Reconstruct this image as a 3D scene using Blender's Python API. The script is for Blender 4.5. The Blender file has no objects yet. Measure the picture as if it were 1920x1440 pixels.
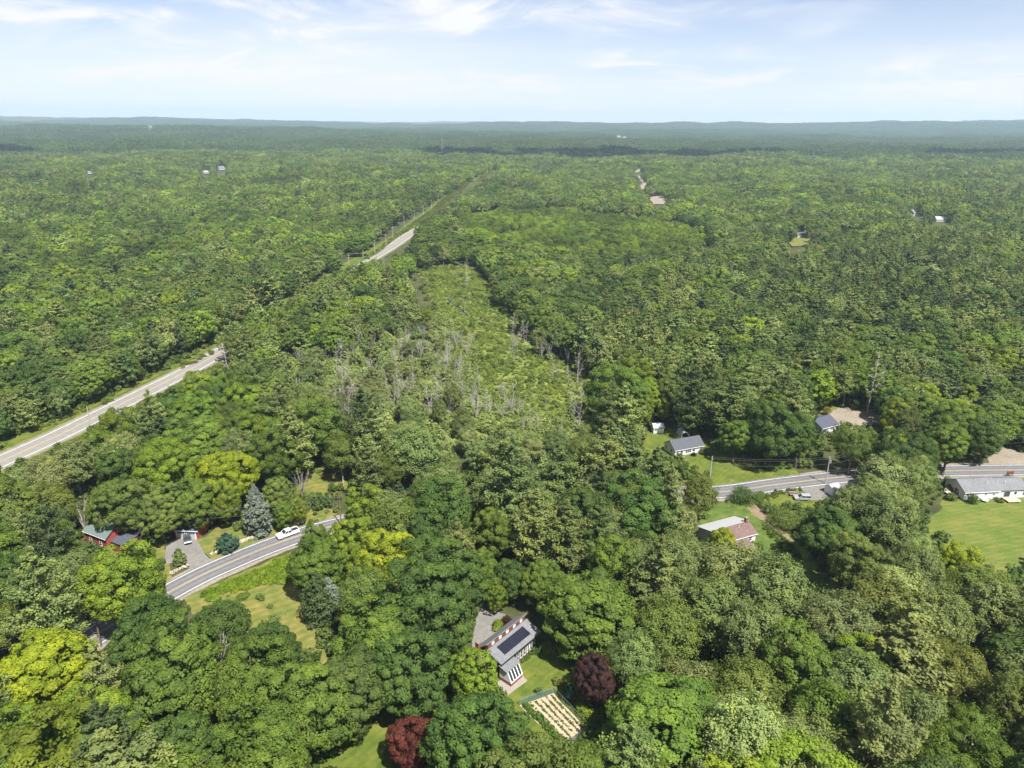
import bpy, bmesh, math, random
import numpy as np
R_ = math.radians
rng = np.random.default_rng(7)
random.seed(7)
scene = bpy.context.scene
COL = scene.collection

# ------------------------------------------------------------------ camera, sky, sun, exposure
CAM_H, PITCH, ROLL, FPX = 105.0, R_(20.4), R_(0.42), 1331.0
cam_d = bpy.data.cameras.new('camera'); cam = bpy.data.objects.new('camera', cam_d); COL.objects.link(cam)
cam_d.sensor_width = 36; cam_d.lens = FPX / 1920 * 36; cam_d.clip_start = 1; cam_d.clip_end = 60000
_f = np.array([0, math.cos(PITCH), -math.sin(PITCH)]); _r0 = np.array([1., 0, 0]); _u0 = np.array([0, math.sin(PITCH), math.cos(PITCH)])
_r = math.cos(ROLL) * _r0 + math.sin(ROLL) * _u0; _u = math.cos(ROLL) * _u0 - math.sin(ROLL) * _r0
from mathutils import Matrix, Vector
cam.matrix_world = Matrix(((_r[0], _u[0], -_f[0], 0), (_r[1], _u[1], -_f[1], 0), (_r[2], _u[2], -_f[2], CAM_H), (0, 0, 0, 1)))
scene.camera = cam

SUN_EL, SUN_AZ = R_(58), R_(33)          # azimuth measured from -Y towards +X
sun_to = Vector((math.sin(SUN_AZ) * math.cos(SUN_EL), -math.cos(SUN_AZ) * math.cos(SUN_EL), math.sin(SUN_EL)))
sun_d = bpy.data.lights.new('sun', 'SUN'); sun = bpy.data.objects.new('sun', sun_d); COL.objects.link(sun)
sun_d.energy = 5.0; sun_d.angle = R_(0.53); sun_d.color = (1.0, 0.955, 0.88)
sun.rotation_euler = (-sun_to).to_track_quat('-Z', 'Y').to_euler(); sun.location = (0, 0, 400)

world = bpy.data.worlds.new('World'); scene.world = world; world.use_nodes = True
wt = world.node_tree; wt.nodes.clear()
def wn(t, **k):
    n = wt.nodes.new(t)
    for a, b in k.items(): setattr(n, a, b)
    return n
sky = wn('ShaderNodeTexSky', sky_type='NISHITA', sun_disc=False, sun_elevation=SUN_EL,
         sun_rotation=math.atan2(sun_to.x, sun_to.y), altitude=150, air_density=0.65, dust_density=0.25, ozone_density=3.0)
bg = wn('ShaderNodeBackground'); bg.inputs['Strength'].default_value = 0.064
out = wn('ShaderNodeOutputWorld')
tc = wn('ShaderNodeTexCoord'); sep = wn('ShaderNodeSeparateXYZ')
wt.links.new(tc.outputs['Generated'], sep.inputs[0])
def wmath(op, a, b=None, clamp=False):
    n = wn('ShaderNodeMath', operation=op, use_clamp=clamp)
    for i, v in enumerate((a, b)):
        if v is None: continue
        if isinstance(v, (int, float)): n.inputs[i].default_value = v
        else: wt.links.new(v, n.inputs[i])
    return n.outputs[0]
zz = wmath('ADD', wmath('MAXIMUM', sep.outputs['Z'], 0.0), 0.16)
cx = wmath('DIVIDE', sep.outputs['X'], zz); cy = wmath('DIVIDE', sep.outputs['Y'], zz)
comb = wn('ShaderNodeCombineXYZ'); wt.links.new(cx, comb.inputs[0]); wt.links.new(cy, comb.inputs[1])
def wnoise(scale, detail, rough, dist, loc, scl, rotz=0):
    mp = wn('ShaderNodeMapping'); mp.inputs['Location'].default_value = loc; mp.inputs['Scale'].default_value = scl
    mp.inputs['Rotation'].default_value = (0, 0, rotz)
    wt.links.new(comb.outputs[0], mp.inputs['Vector'])
    n = wn('ShaderNodeTexNoise'); n.inputs['Scale'].default_value = scale; n.inputs['Detail'].default_value = detail
    n.inputs['Roughness'].default_value = rough; n.inputs['Distortion'].default_value = dist
    wt.links.new(mp.outputs[0], n.inputs['Vector']); return n.outputs['Fac']
def wramp(v, a, b):
    n = wn('ShaderNodeMapRange', interpolation_type='SMOOTHSTEP'); wt.links.new(v, n.inputs[0])
    n.inputs[1].default_value = a; n.inputs[2].default_value = b; return n.outputs[0]
streak = wramp(wnoise(1.6, 11, 0.62, 0.7, (2.3, 4.1, 0), (1.0, 1.0, 1), R_(24)), 0.42, 0.76)
patch = wramp(wnoise(0.9, 3, 0.5, 0.3, (3.7, 1.9, 0), (0.8, 1, 1)), 0.38, 0.62)
veil = wramp(wnoise(0.7, 6, 0.55, 0.4, (1.1, 9.2, 3), (0.5, 1.0, 1)), 0.3, 0.8)
low = wn('ShaderNodeMapRange', interpolation_type='SMOOTHSTEP'); wt.links.new(sep.outputs['Z'], low.inputs[0]); low.inputs[1].default_value = 0.20; low.inputs[2].default_value = -0.02
cm = wmath('ADD', wmath('ADD', wmath('MULTIPLY', wmath('MULTIPLY', streak, patch), 1.0), wmath('ADD', wmath('MULTIPLY', veil, 0.42), 0.10)), wmath('MULTIPLY', low.outputs[0], 0.54), clamp=True)
mixc = wn('ShaderNodeMix', data_type='RGBA'); mixc.inputs['B'].default_value = (7.05, 7.05, 7.4, 1)
wt.links.new(cm, mixc.inputs['Factor']); wt.links.new(sky.outputs[0], mixc.inputs['A'])
wt.links.new(mixc.outputs['Result'], bg.inputs['Color']); wt.links.new(bg.outputs[0], out.inputs['Surface'])

vs = scene.view_settings; vs.view_transform = 'Standard'; vs.look = 'None'; vs.gamma = 1; vs.exposure = 1.15; vs.use_curve_mapping = False
cy_ = scene.cycles
cy_.max_bounces = 8; cy_.diffuse_bounces = 6; cy_.glossy_bounces = 2; cy_.transmission_bounces = 6; cy_.volume_bounces = 1
cy_.transparent_max_bounces = 6; cy_.caustics_reflective = False; cy_.caustics_refractive = False; cy_.use_denoising = True

# ------------------------------------------------------------------ pixel <-> ground
def ray(x, y):
    return _f + _r * (x - 960) / FPX - _u * (y - 720) / FPX
def gp(x, y, z=0.0):
    d = ray(x, y); t = (CAM_H - z) / -d[2]
    return np.array([0, 0, CAM_H]) + d * t
def proj(P):
    q = np.asarray(P, float) - np.array([0, 0, CAM_H]); dz = q @ _f
    dzs = np.where(dz > 1, dz, 1)
    return 960 + FPX * (q @ _r) / dzs, 720 - FPX * (q @ _u) / dzs, dz

# terrain height: flat round the camera, low hills far away
_ph = np.random.default_rng(3).uniform(0, 6.28, 40)
def lump(x, y, wl, k):
    a = 6.2832 / wl
    return (np.sin(a * x + _ph[k] + 1.3 * np.sin(a * .6 * y + _ph[k + 1])) * np.sin(a * y * .8 + _ph[k + 2] + 1.1 * np.sin(a * .7 * x + _ph[k + 3])))
def smooth(a, b, v):
    t = np.clip((v - a) / (b - a), 0, 1); return t * t * (3 - 2 * t)
def tz(x, y):
    x = np.asarray(x, float); y = np.asarray(y, float); d = np.hypot(x, y)
    z = smooth(700, 1250, d) * (6.5 * lump(x, y, 640, 22) + 3.5 * lump(x, y, 330, 27) + 2)
    z = z + smooth(1300, 3500, d) * (7 * lump(x, y, 1500, 0) + 6 * lump(x, y, 760, 5))
    z = z + smooth(3500, 8000, d) * (16 + 15 * lump(x, y, 3300, 10))
    z = z + smooth(8000, 13500, d) * (30 + 16 * lump(x, y, 5200, 15) + 8 * lump(x, y, 1900, 20))
    # named rises: wooded hill beyond the highway, ridges on the right horizon
    for hx, hy, r, h in ((-1900, 4200, 900, 34), (4300, 7300, 900, 52), (5600, 8300, 1100, 62), (7400, 8600, 1500, 58), (600, 8200, 900, 36), (2100, 8000, 1000, 36), (-4200, 8800, 1500, 34), (-6800, 9500, 1800, 40)):
        z = z + h * np.exp(-(((x - hx) / (1.7 * r)) ** 2 + ((y - hy) / r) ** 2))
    return z

# ------------------------------------------------------------------ materials
def mat(name):
    m = bpy.data.materials.new(name); m.use_nodes = True
    nt = m.node_tree; nt.nodes.clear()
    o = nt.nodes.new('ShaderNodeOutputMaterial'); return m, nt, o
def N(nt, t, **k):
    n = nt.nodes.new(t)
    for a, b in k.items(): setattr(n, a, b)
    return n
def ramp(nt, fac, stops):
    r = N(nt, 'ShaderNodeValToRGB'); e = r.color_ramp.elements
    while len(e) < len(stops): e.new(0.5)
    for i, (p, c) in enumerate(stops): e[i].position = p; e[i].color = (*c, 1)
    nt.links.new(fac, r.inputs[0]); return r.outputs[0]
def surf(name, stops, scale=1.0, detail=6, rough=0.9, bump=0.0, spec=0.2, scl=(1, 1, 1), metallic=0.0, second=None, coat=0, mow=None):
    m, nt, o = mat(name)
    tcn = N(nt, 'ShaderNodeTexCoord'); mp = N(nt, 'ShaderNodeMapping'); mp.inputs['Scale'].default_value = scl
    nt.links.new(tcn.outputs['Object'], mp.inputs[0])
    nz = N(nt, 'ShaderNodeTexNoise'); nz.inputs['Scale'].default_value = scale; nz.inputs['Detail'].default_value = detail; nz.inputs['Roughness'].default_value = 0.62
    nt.links.new(mp.outputs[0], nz.inputs['Vector'])
    c = ramp(nt, nz.outputs['Fac'], stops)
    if second:
        sc2, amt, lo, hi = second
        n2 = N(nt, 'ShaderNodeTexNoise'); n2.inputs['Scale'].default_value = sc2; n2.inputs['Detail'].default_value = 4
        nt.links.new(tcn.outputs['Object'], n2.inputs['Vector'])
        c2 = ramp(nt, n2.outputs['Fac'], [(0.35, lo), (0.68, hi)])
        mx = N(nt, 'ShaderNodeMix', data_type='RGBA', blend_type='MULTIPLY'); mx.inputs['Factor'].default_value = amt
        nt.links.new(c, mx.inputs['A']); nt.links.new(c2, mx.inputs['B']); c = mx.outputs['Result']
    if mow:
        ang, per, amt = mow
        m3 = N(nt, 'ShaderNodeMapping'); m3.inputs['Rotation'].default_value = (0, 0, ang); nt.links.new(tcn.outputs['Object'], m3.inputs[0])
        wv = N(nt, 'ShaderNodeTexWave'); wv.inputs['Scale'].default_value = .314 / per * 1.0; wv.inputs['Distortion'].default_value = 2.2; wv.inputs['Detail'].default_value = 3; wv.inputs['Detail Scale'].default_value = .6
        nt.links.new(m3.outputs[0], wv.inputs['Vector']); c3 = ramp(nt, wv.outputs['Fac'], [(0.2, (1 - amt,) * 3), (0.8, (1 + amt, 1 + amt * .8, 1 + amt * .6))])
        mx3 = N(nt, 'ShaderNodeMix', data_type='RGBA', blend_type='MULTIPLY'); mx3.inputs['Factor'].default_value = 1; nt.links.new(c, mx3.inputs['A']); nt.links.new(c3, mx3.inputs['B']); c = mx3.outputs['Result']
    b = N(nt, 'ShaderNodeBsdfPrincipled'); nt.links.new(c, b.inputs['Base Color'])
    b.inputs['Roughness'].default_value = rough; b.inputs['Specular IOR Level'].default_value = spec; b.inputs['Metallic'].default_value = metallic
    b.inputs['Coat Weight'].default_value = coat
    if bump:
        bp = N(nt, 'ShaderNodeBump'); bp.inputs['Strength'].default_value = bump; bp.inputs['Distance'].default_value = 0.15
        nt.links.new(nz.outputs['Fac'], bp.inputs['Height']); nt.links.new(bp.outputs[0], b.inputs['Normal'])
    nt.links.new(b.outputs[0], o.inputs['Surface']); return m
def plain(name, c, var=0.12, scale=3.0, rough=0.6, spec=0.3, metallic=0.0, coat=0, scl=(1, 1, 1), bump=0):
    return surf(name, [(0.3, tuple(v * (1 - var) for v in c)), (0.7, tuple(min(1, v * (1 + var)) for v in c))], scale, 5, rough, bump, spec, scl, metallic, coat=coat)

M = {}
M['floor'] = surf('forest_floor', [(0.3, (0.03, 0.036, 0.014)), (0.5, (0.055, 0.062, 0.022)), (0.7, (0.085, 0.085, 0.035))], 0.12, 8, 0.95, 0.3, second=(0.004, 0.5, (0.7, 0.8, 0.7), (1.2, 1.15, 1)))
M['lawn'] = surf('lawn_grass', [(0.28, (0.058, 0.088, 0.014)), (0.5, (0.092, 0.12, 0.02)), (0.75, (0.14, 0.145, 0.034))], 0.35, 9, 0.95, 0.35, second=(0.22, 0.8, (0.62, 0.80, 0.6), (1.35, 1.12, 1.1)), mow=(0.7, 1.5, .05))
M['dry'] = surf('dry_grass', [(0.28, (0.088, 0.105, 0.022)), (0.5, (0.135, 0.138, 0.036)), (0.75, (0.19, 0.17, 0.066))], 0.5, 9, 0.95, 0.35, second=(0.2, 0.8, (0.6, 0.85, 0.6), (1.3, 1.08, 1.1)), mow=(1.0, 2.2, .08))
M['field'] = surf('hay_field', [(0.28, (0.072, 0.105, 0.02)), (0.5, (0.105, 0.132, 0.027)), (0.75, (0.152, 0.158, 0.042))], 0.45, 8, 0.95, 0.3, scl=(0.35, 1.6, 1), second=(0.12, 0.8, (0.68, 0.88, 0.68), (1.3, 1.08, 1.1)), mow=(1.25, 1.6, .05))
M['shadelawn'] = surf('shaded_lawn_grass', [(0.28, (0.05, 0.085, 0.016)), (0.5, (0.074, 0.112, 0.022)), (0.75, (0.105, 0.138, 0.03))], 0.4, 8, 0.95, 0.3, second=(0.2, 0.8, (0.65, 0.8, 0.7), (1.35, 1.15, 1.1)))  # darker copy of the lawn grass, with shade put into its colour
M['marsh'] = surf('marsh_ground', [(0.28, (0.09, 0.115, 0.03)), (0.5, (0.145, 0.18, 0.04)), (0.72, (0.20, 0.215, 0.06))], 0.25, 8, 0.95, 0.3, second=(0.03, 0.6, (0.6, 0.7, 0.6), (1.2, 1.1, 1)))
M['asphalt'] = surf('grey_asphalt', [(0.3, (0.122, 0.122, 0.13)), (0.7, (0.165, 0.165, 0.174))], 0.9, 9, 0.9, 0.1, second=(0.07, 0.5, (0.82, 0.82, 0.84), (1.08, 1.07, 1.05)))
M['asphalt_worn'] = surf('tyre_worn_asphalt', [(0.3, (0.098, 0.098, 0.10)), (0.7, (0.14, 0.14, 0.143))], 0.9, 9, 0.85, 0.1, second=(0.05, 0.7, (0.8, 0.8, 0.81), (1.12, 1.11, 1.1)))
M['concrete_road'] = surf('pale_pavement', [(0.3, (0.17, 0.163, 0.152)), (0.7, (0.225, 0.215, 0.2))], 0.5, 8, 0.9, 0.1, second=(0.05, 0.5, (0.85, 0.85, 0.84), (1.05, 1.05, 1.03)))
M['gravel'] = surf('sandy_gravel', [(0.3, (0.165, 0.14, 0.11)), (0.5, (0.23, 0.198, 0.158)), (0.75, (0.30, 0.262, 0.21))], 1.2, 9, 0.95, 0.3, second=(0.12, 0.5, (0.75, 0.74, 0.7), (1.08, 1.05, 1.0)))
M['drive'] = surf('worn_driveway', [(0.3, (0.135, 0.13, 0.123)), (0.7, (0.2, 0.192, 0.18))], 0.8, 9, 0.95, 0.15, second=(0.15, 0.5, (0.78, 0.77, 0.74), (1.08, 1.05, 1.02)))
M['dirt'] = surf('bare_dirt', [(0.3, (0.12, 0.095, 0.055)), (0.7, (0.24, 0.19, 0.12))], 1.1, 8, 0.95, 0.4)
M['white_line'] = surf('worn_white_line', [(0.3, (0.55, 0.55, 0.53)), (0.6, (0.78, 0.78, 0.75))], 2.0, 6, 0.7)
M['yellow_line'] = surf('worn_yellow_line', [(0.3, (0.34, 0.27, 0.09)), (0.6, (0.48, 0.38, 0.13))], 2.0, 6, 0.7)
M['soil'] = surf('straw_mulch', [(0.25, (0.25, 0.195, 0.13)), (0.5, (0.37, 0.31, 0.22)), (0.75, (0.46, 0.40, 0.30))], 2.2, 9, 0.95, 0.5, second=(0.3, 0.5, (0.75, 0.72, 0.66), (1.05, 1.03, 1.0)))
M['bark'] = surf('bark', [(0.3, (0.06, 0.048, 0.036)), (0.7, (0.14, 0.115, 0.09))], 2.0, 6, 0.95, 0.4, scl=(3, 3, 0.6))
M['palebark'] = surf('pale_bark', [(0.3, (0.24, 0.21, 0.17)), (0.7, (0.42, 0.38, 0.32))], 1.5, 6, 0.95, 0.3, scl=(3, 3, 0.6))
M['snag'] = surf('weathered_dead_wood', [(0.3, (0.27, 0.25, 0.225)), (0.7, (0.44, 0.41, 0.37))], 1.2, 5, 0.95, 0.0)
M['polewood'] = plain('creosoted_pole', (0.15, 0.11, 0.085), 0.3, 2, 0.9, 0.2, scl=(4, 4, .4))
M['palepole'] = plain('weathered_pole', (0.36, 0.32, 0.28), 0.2, 2, 0.9, 0.2, scl=(4, 4, .4))
M['wire'] = plain('wire', (0.10, 0.10, 0.11), 0.1, 1, 0.5, 0.4)
M['galv'] = plain('galvanised_steel', (0.5, 0.52, 0.54), 0.1, 3, 0.45, 0.5, metallic=0.6)
M['white'] = plain('white_paint', (0.78, 0.78, 0.77), 0.05, 1.5, 0.6, 0.3)
M['siding'] = plain('white_siding', (0.55, 0.565, 0.59), 0.06, 1.0, 0.6, 0.3, scl=(0.3, 0.3, 8))
M['bluesiding'] = plain('pale_grey_siding', (0.50, 0.55, 0.60), 0.06, 1.0, 0.6, 0.3, scl=(0.3, 0.3, 8))
M['redwall'] = plain('red_clapboard', (0.27, 0.06, 0.046), 0.18, 1.0, 0.7, 0.2, scl=(0.3, 0.3, 8))
M['redcedar'] = plain('red_brown_shingle', (0.15, 0.058, 0.038), 0.25, 2.0, 0.8, 0.2, scl=(1, 1, 4))
M['brown'] = plain('dark_brown_clapboard', (0.085, 0.055, 0.045), 0.2, 1.5, 0.8, 0.2, scl=(0.3, 0.3, 9))
M['brick'] = plain('red_brick', (0.20, 0.085, 0.06), 0.3, 6, 0.9, 0.2, scl=(1, 1, 2.5))
M['greyroof'] = surf('grey_shingles', [(0.3, (0.115, 0.12, 0.128)), (0.5, (0.15, 0.155, 0.163)), (0.7, (0.20, 0.205, 0.21))], 3.0, 8, 0.9, 0.2, second=(0.4, 0.5, (0.8, 0.8, 0.8), (1.08, 1.08, 1.08)))
M['slateroof'] = surf('blue_grey_shingles', [(0.3, (0.06, 0.065, 0.077)), (0.7, (0.095, 0.102, 0.118))], 2.5, 8, 0.9, 0.2)
M['darkroof'] = surf('charcoal_shingles', [(0.3, (0.05, 0.055, 0.075)), (0.7, (0.085, 0.09, 0.12))], 2.5, 8, 0.9, 0.2)
M['redroof'] = surf('faded_red_brown_shingles', [(0.3, (0.115, 0.078, 0.07)), (0.7, (0.175, 0.122, 0.112))], 1.6, 7, 0.9, 0.2, second=(0.5, 0.6, (0.75, 0.72, 0.7), (1.1, 1.05, 1.05)))
M['metalroof'] = plain('pale_metal_roof', (0.34, 0.345, 0.345), 0.06, 1.5, 0.5, 0.4, scl=(6, .3, 1))
M['greenroof'] = plain('grey_green_metal_roof', (0.12, 0.155, 0.145), 0.12, 2, 0.55, 0.4)
M['glass'] = plain('dark_window_glass', (0.03, 0.035, 0.042), 0.3, 1.5, 0.08, 0.6)
M['solar'] = plain('solar_cells', (0.010, 0.011, 0.022), 0.2, 4, 0.18, 0.5)
M['solarframe'] = plain('black_panel_frame', (0.02, 0.02, 0.025), 0.1, 4, 0.4, 0.4)
M['stone'] = surf('field_stone', [(0.3, (0.27, 0.22, 0.17)), (0.7, (0.5, 0.44, 0.36))], 1.5, 6, 0.9, 0.4)
M['patio'] = plain('pale_paving', (0.25, 0.222, 0.19), 0.12, 1.5, 0.9, 0.2)
M['deck'] = plain('weathered_deck', (0.42, 0.33, 0.27), 0.15, 2, 0.85, 0.2)
M['farwhite'] = plain('weathered_white', (0.34, 0.35, 0.36), 0.1, 1, 0.7, 0.2)
M['plastic'] = plain('teal_plastic', (0.06, 0.30, 0.28), 0.1, 2, 0.5, 0.4)
M['carwhite'] = plain('white_car_paint', (0.78, 0.79, 0.80), 0.02, 1, 0.3, 0.5, coat=0.6)
M['carsilver'] = plain('silver_car_paint', (0.45, 0.48, 0.53), 0.03, 1, 0.32, 0.5, metallic=0.4, coat=0.6)
M['cardark'] = plain('dark_grey_car_paint', (0.10, 0.12, 0.14), 0.05, 1, 0.3, 0.5, metallic=0.4, coat=0.6)
M['tyre'] = plain('tyre_rubber', (0.02, 0.02, 0.02), 0.2, 4, 0.9, 0.2)
M['lamp'] = plain('lamp_lens', (0.6, 0.6, 0.6), 0.1, 4, 0.15, 0.5)
M['redlamp'] = plain('tail_lamp', (0.35, 0.02, 0.02), 0.1, 4, 0.2, 0.5)
M['tarp'] = plain('pale_grey_tarp', (0.4, 0.41, 0.43), 0.1, 1, 0.6, 0.3)
M['bluedoor'] = plain('blue_door', (0.03, 0.10, 0.26), 0.1, 1, 0.5, 0.3)
M['steelblue'] = plain('blue_steel_mesh', (0.13, 0.20, 0.21), 0.15, 2, 0.6, 0.4)

# garden netting: a fine real weave too thin to pick apart, so the material lets light through it
def netting():
    m, nt, o = mat('green_netting')
    d = N(nt, 'ShaderNodeBsdfDiffuse'); d.inputs[0].default_value = (0.13, 0.20, 0.20, 1)
    t = N(nt, 'ShaderNodeBsdfTransparent'); mx = N(nt, 'ShaderNodeMixShader'); mx.inputs[0].default_value = 0.26
    nt.links.new(t.outputs[0], mx.inputs[1]); nt.links.new(d.outputs[0], mx.inputs[2]); nt.links.new(mx.outputs[0], o.inputs['Surface']); return m
M['net'] = netting()

def leafmat(name, transl=0.40, gloss=0.14):
    m, nt, o = mat(name)
    at = N(nt, 'ShaderNodeAttribute', attribute_type='INSTANCER', attribute_name='tint')
    av = N(nt, 'ShaderNodeAttribute', attribute_type='GEOMETRY', attribute_name='var')
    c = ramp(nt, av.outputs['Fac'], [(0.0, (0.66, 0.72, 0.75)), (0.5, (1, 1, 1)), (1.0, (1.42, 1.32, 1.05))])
    mx = N(nt, 'ShaderNodeMix', data_type='RGBA', blend_type='MULTIPLY'); mx.inputs['Factor'].default_value = 1
    nt.links.new(at.outputs['Color'], mx.inputs['A']); nt.links.new(c, mx.inputs['B'])
    p = N(nt, 'ShaderNodeBsdfPrincipled'); p.inputs['Roughness'].default_value = 0.55; p.inputs['Specular IOR Level'].default_value = gloss
    nt.links.new(mx.outputs['Result'], p.inputs['Base Color'])
    t = N(nt, 'ShaderNodeBsdfTranslucent')
    m2 = N(nt, 'ShaderNodeMix', data_type='RGBA', blend_type='MULTIPLY'); m2.inputs['Factor'].default_value = 1; m2.inputs['B'].default_value = (1.3, 1.4, 0.5, 1)
    nt.links.new(mx.outputs['Result'], m2.inputs['A']); nt.links.new(m2.outputs['Result'], t.inputs[0])
    s = N(nt, 'ShaderNodeMixShader'); s.inputs[0].default_value = transl
    nt.links.new(p.outputs[0], s.inputs[1]); nt.links.new(t.outputs[0], s.inputs[2]); nt.links.new(s.outputs[0], o.inputs['Surface']); return m
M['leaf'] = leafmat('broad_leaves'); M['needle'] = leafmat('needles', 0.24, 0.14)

# ------------------------------------------------------------------ object helpers
def tag(o, label=None, cat=None, group=None, kind=None):
    if label: o['label'] = label
    if cat: o['category'] = cat
    if group: o['group'] = group
    if kind: o['kind'] = kind
    return o
def empty(name, loc=(0, 0, 0), rz=0):
    o = bpy.data.objects.new(name, None); COL.objects.link(o); o.location = loc; o.rotation_euler = (0, 0, rz); o.empty_display_size = 0.5
    return o
def npmesh(name, V, Fq, mats, mi=None, var=None):
    """V (n,3), Fq: (m,4) quads; -1 in the last column marks a triangle"""
    me = bpy.data.meshes.new(name)
    V = np.asarray(V, np.float32); Fq = np.asarray(Fq, np.int64)
    tri = Fq[:, 3] < 0; tot = np.where(tri, 3, 4).astype(np.int32)
    start = np.concatenate(([0], np.cumsum(tot)[:-1])).astype(np.int32)
    loops = Fq[Fq >= 0].astype(np.int32)
    me.vertices.add(len(V)); me.vertices.foreach_set('co', V.ravel())
    me.loops.add(len(loops)); me.loops.foreach_set('vertex_index', loops)
    me.polygons.add(len(Fq)); me.polygons.foreach_set('loop_start', start); me.polygons.foreach_set('loop_total', tot)
    for m in mats: me.materials.append(m)
    if mi is not None: me.polygons.foreach_set('material_index', np.asarray(mi, np.int32))
    me.update(calc_edges=True)
    if var is not None:
        a = me.attributes.new('var', 'FLOAT', 'FACE'); a.data.foreach_set('value', np.asarray(var, np.float32))
    return me
class MB:
    def __init__(s): s.v = []; s.f = []
    def add(s, vs, fs):
        b = len(s.v); s.v += [tuple(p) for p in vs]; s.f += [tuple(b + i for i in f) for f in fs]; return s
    def box(s, x0, x1, y0, y1, z0, z1):
        return s.add([(x, y, z) for z in (z0, z1) for y in (y0, y1) for x in (x0, x1)],
                     [(0, 2, 3, 1), (4, 5, 7, 6), (0, 1, 5, 4), (2, 6, 7, 3), (0, 4, 6, 2), (1, 3, 7, 5)])
    def prism(s, poly, a0, a1, axis='x'):
        n = len(poly)
        def P(a, p): return (a, p[0], p[1]) if axis == 'x' else ((p[0], a, p[1]) if axis == 'y' else (p[0], p[1], a))
        return s.add([P(a0, p) for p in poly] + [P(a1, p) for p in poly],
                     [tuple(range(n))[::-1], tuple(range(n, 2 * n))] + [(i, (i + 1) % n, n + (i + 1) % n, n + i) for i in range(n)])
    def slab(s, quad, t):
        q = [Vector(p) for p in quad]; n = (q[1] - q[0]).cross(q[2] - q[0]).normalized() * t
        return s.add(q + [p + n for p in q], [(3, 2, 1, 0), (4, 5, 6, 7)] + [(i, (i + 1) % 4, 4 + (i + 1) % 4, 4 + i) for i in range(4)])
    def tube(s, pts, rad, n=6):
        pts = [Vector(p) for p in pts]; rad = rad if isinstance(rad, (list, tuple)) else [rad] * len(pts)
        base = len(s.v)
        for i, p in enumerate(pts):
            d = (pts[min(i + 1, len(pts) - 1)] - pts[max(i - 1, 0)]).normalized()
            a = d.orthogonal().normalized() if abs(d.z) < .95 else Vector((1, 0, 0)); a = (a - d * a.dot(d)).normalized(); b = d.cross(a)
            for k in range(n):
                t = 6.2832 * k / n; s.v.append(tuple(p + (a * math.cos(t) + b * math.sin(t)) * rad[i]))
        for i in range(len(pts) - 1):
            for k in range(n):
                s.f.append((base + i * n + k, base + i * n + (k + 1) % n, base + (i + 1) * n + (k + 1) % n, base + (i + 1) * n + k))
        s.f.append(tuple(base + k for k in range(n))[::-1]); s.f.append(tuple(base + (len(pts) - 1) * n + k for k in range(n)))
        return s
    def build(s, name, m, parent=None, bevel=0, smooth=False):
        me = bpy.data.meshes.new(name); me.from_pydata(s.v, [], s.f); me.materials.append(M[m] if isinstance(m, str) else m)
        if bevel or True:
            bm = bmesh.new(); bm.from_mesh(me)
            if bevel: bmesh.ops.bevel(bm, geom=bm.edges[:], offset=bevel, segments=2, affect='EDGES', profile=0.6, clamp_overlap=True)
            bmesh.ops.recalc_face_normals(bm, faces=bm.faces[:]); bm.to_mesh(me); bm.free()
        if smooth:
            for p in me.polygons: p.use_smooth = True
        o = bpy.data.objects.new(name, me); COL.objects.link(o)
        if parent: o.parent = parent
        return o
def box(name, m, parent, *b, bevel=0): return MB().box(*b).build(name, m, parent, bevel)

# ------------------------------------------------------------------ ground
def build_ground():
    fa = np.radians(np.concatenate((np.arange(-180, -50, 5.), np.arange(-50, 50, 0.6), np.arange(50, 180, 5.))))
    rr = np.concatenate((np.arange(20, 1300, 32.), np.geomspace(1300, 15500, 190)))
    V = [(0, 0, 0)]; A, Rr = np.meshgrid(fa, rr); X = np.sin(A) * Rr; Y = np.cos(A) * Rr; Z = tz(X, Y)
    V = np.vstack((np.array([[0, 0, 0]]), np.stack((X.ravel(), Y.ravel(), Z.ravel()), 1)))
    na, nr = len(fa), len(rr); i, j = np.meshgrid(np.arange(nr - 1), np.arange(na), indexing='ij'); j2 = (j + 1) % na
    q = np.stack((1 + i * na + j, 1 + i * na + j2, 1 + (i + 1) * na + j2, 1 + (i + 1) * na + j), -1).reshape(-1, 4)[:, ::-1]
    jj = np.arange(na); t = np.stack((np.zeros(na, int), 1 + (jj + 1) % na, 1 + jj, np.full(na, -1)), 1)
    me = npmesh('ground', V, np.vstack((t, q)), [M['floor']])
    for p in me.polygons: p.use_smooth = True
    o = bpy.data.objects.new('ground', me); COL.objects.link(o); tag(o, kind='structure'); return o
build_ground()

def crinkle(P, amp, step=2.5, seed=0):
    r = np.random.default_rng(seed); outp = []
    for k in range(len(P)):
        a, b = np.array(P[k]), np.array(P[(k + 1) % len(P)]); n = max(1, int(np.linalg.norm(b - a) / step))
        for t in range(n):
            q = a + (b - a) * t / n
            outp.append(q + r.normal(0, amp, 2) if t else q)
    return outp
def sheet(name, px, m, z=0.03, amp=0.35, world_pts=False, step=2.5):
    P = px if world_pts else [gp(x, y)[:2] for x, y in px]
    P = crinkle(P, amp, step, len(name) + len(px)) if amp else P
    c = np.mean(P, 0)
    me = bpy.data.meshes.new(name); bm = bmesh.new()
    f = bm.faces.new([bm.verts.new((p[0] - c[0], p[1] - c[1], float(tz(p[0], p[1])))) for p in P]); f.normal_update()
    if f.normal.z < 0: f.normal_flip()
    bmesh.ops.triangulate(bm, faces=bm.faces[:]); bm.to_mesh(me); bm.free(); me.materials.append(M[m])
    o = bpy.data.objects.new(name, me); COL.objects.link(o); o.location = (c[0], c[1], z); tag(o, kind='structure'); return o

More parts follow.
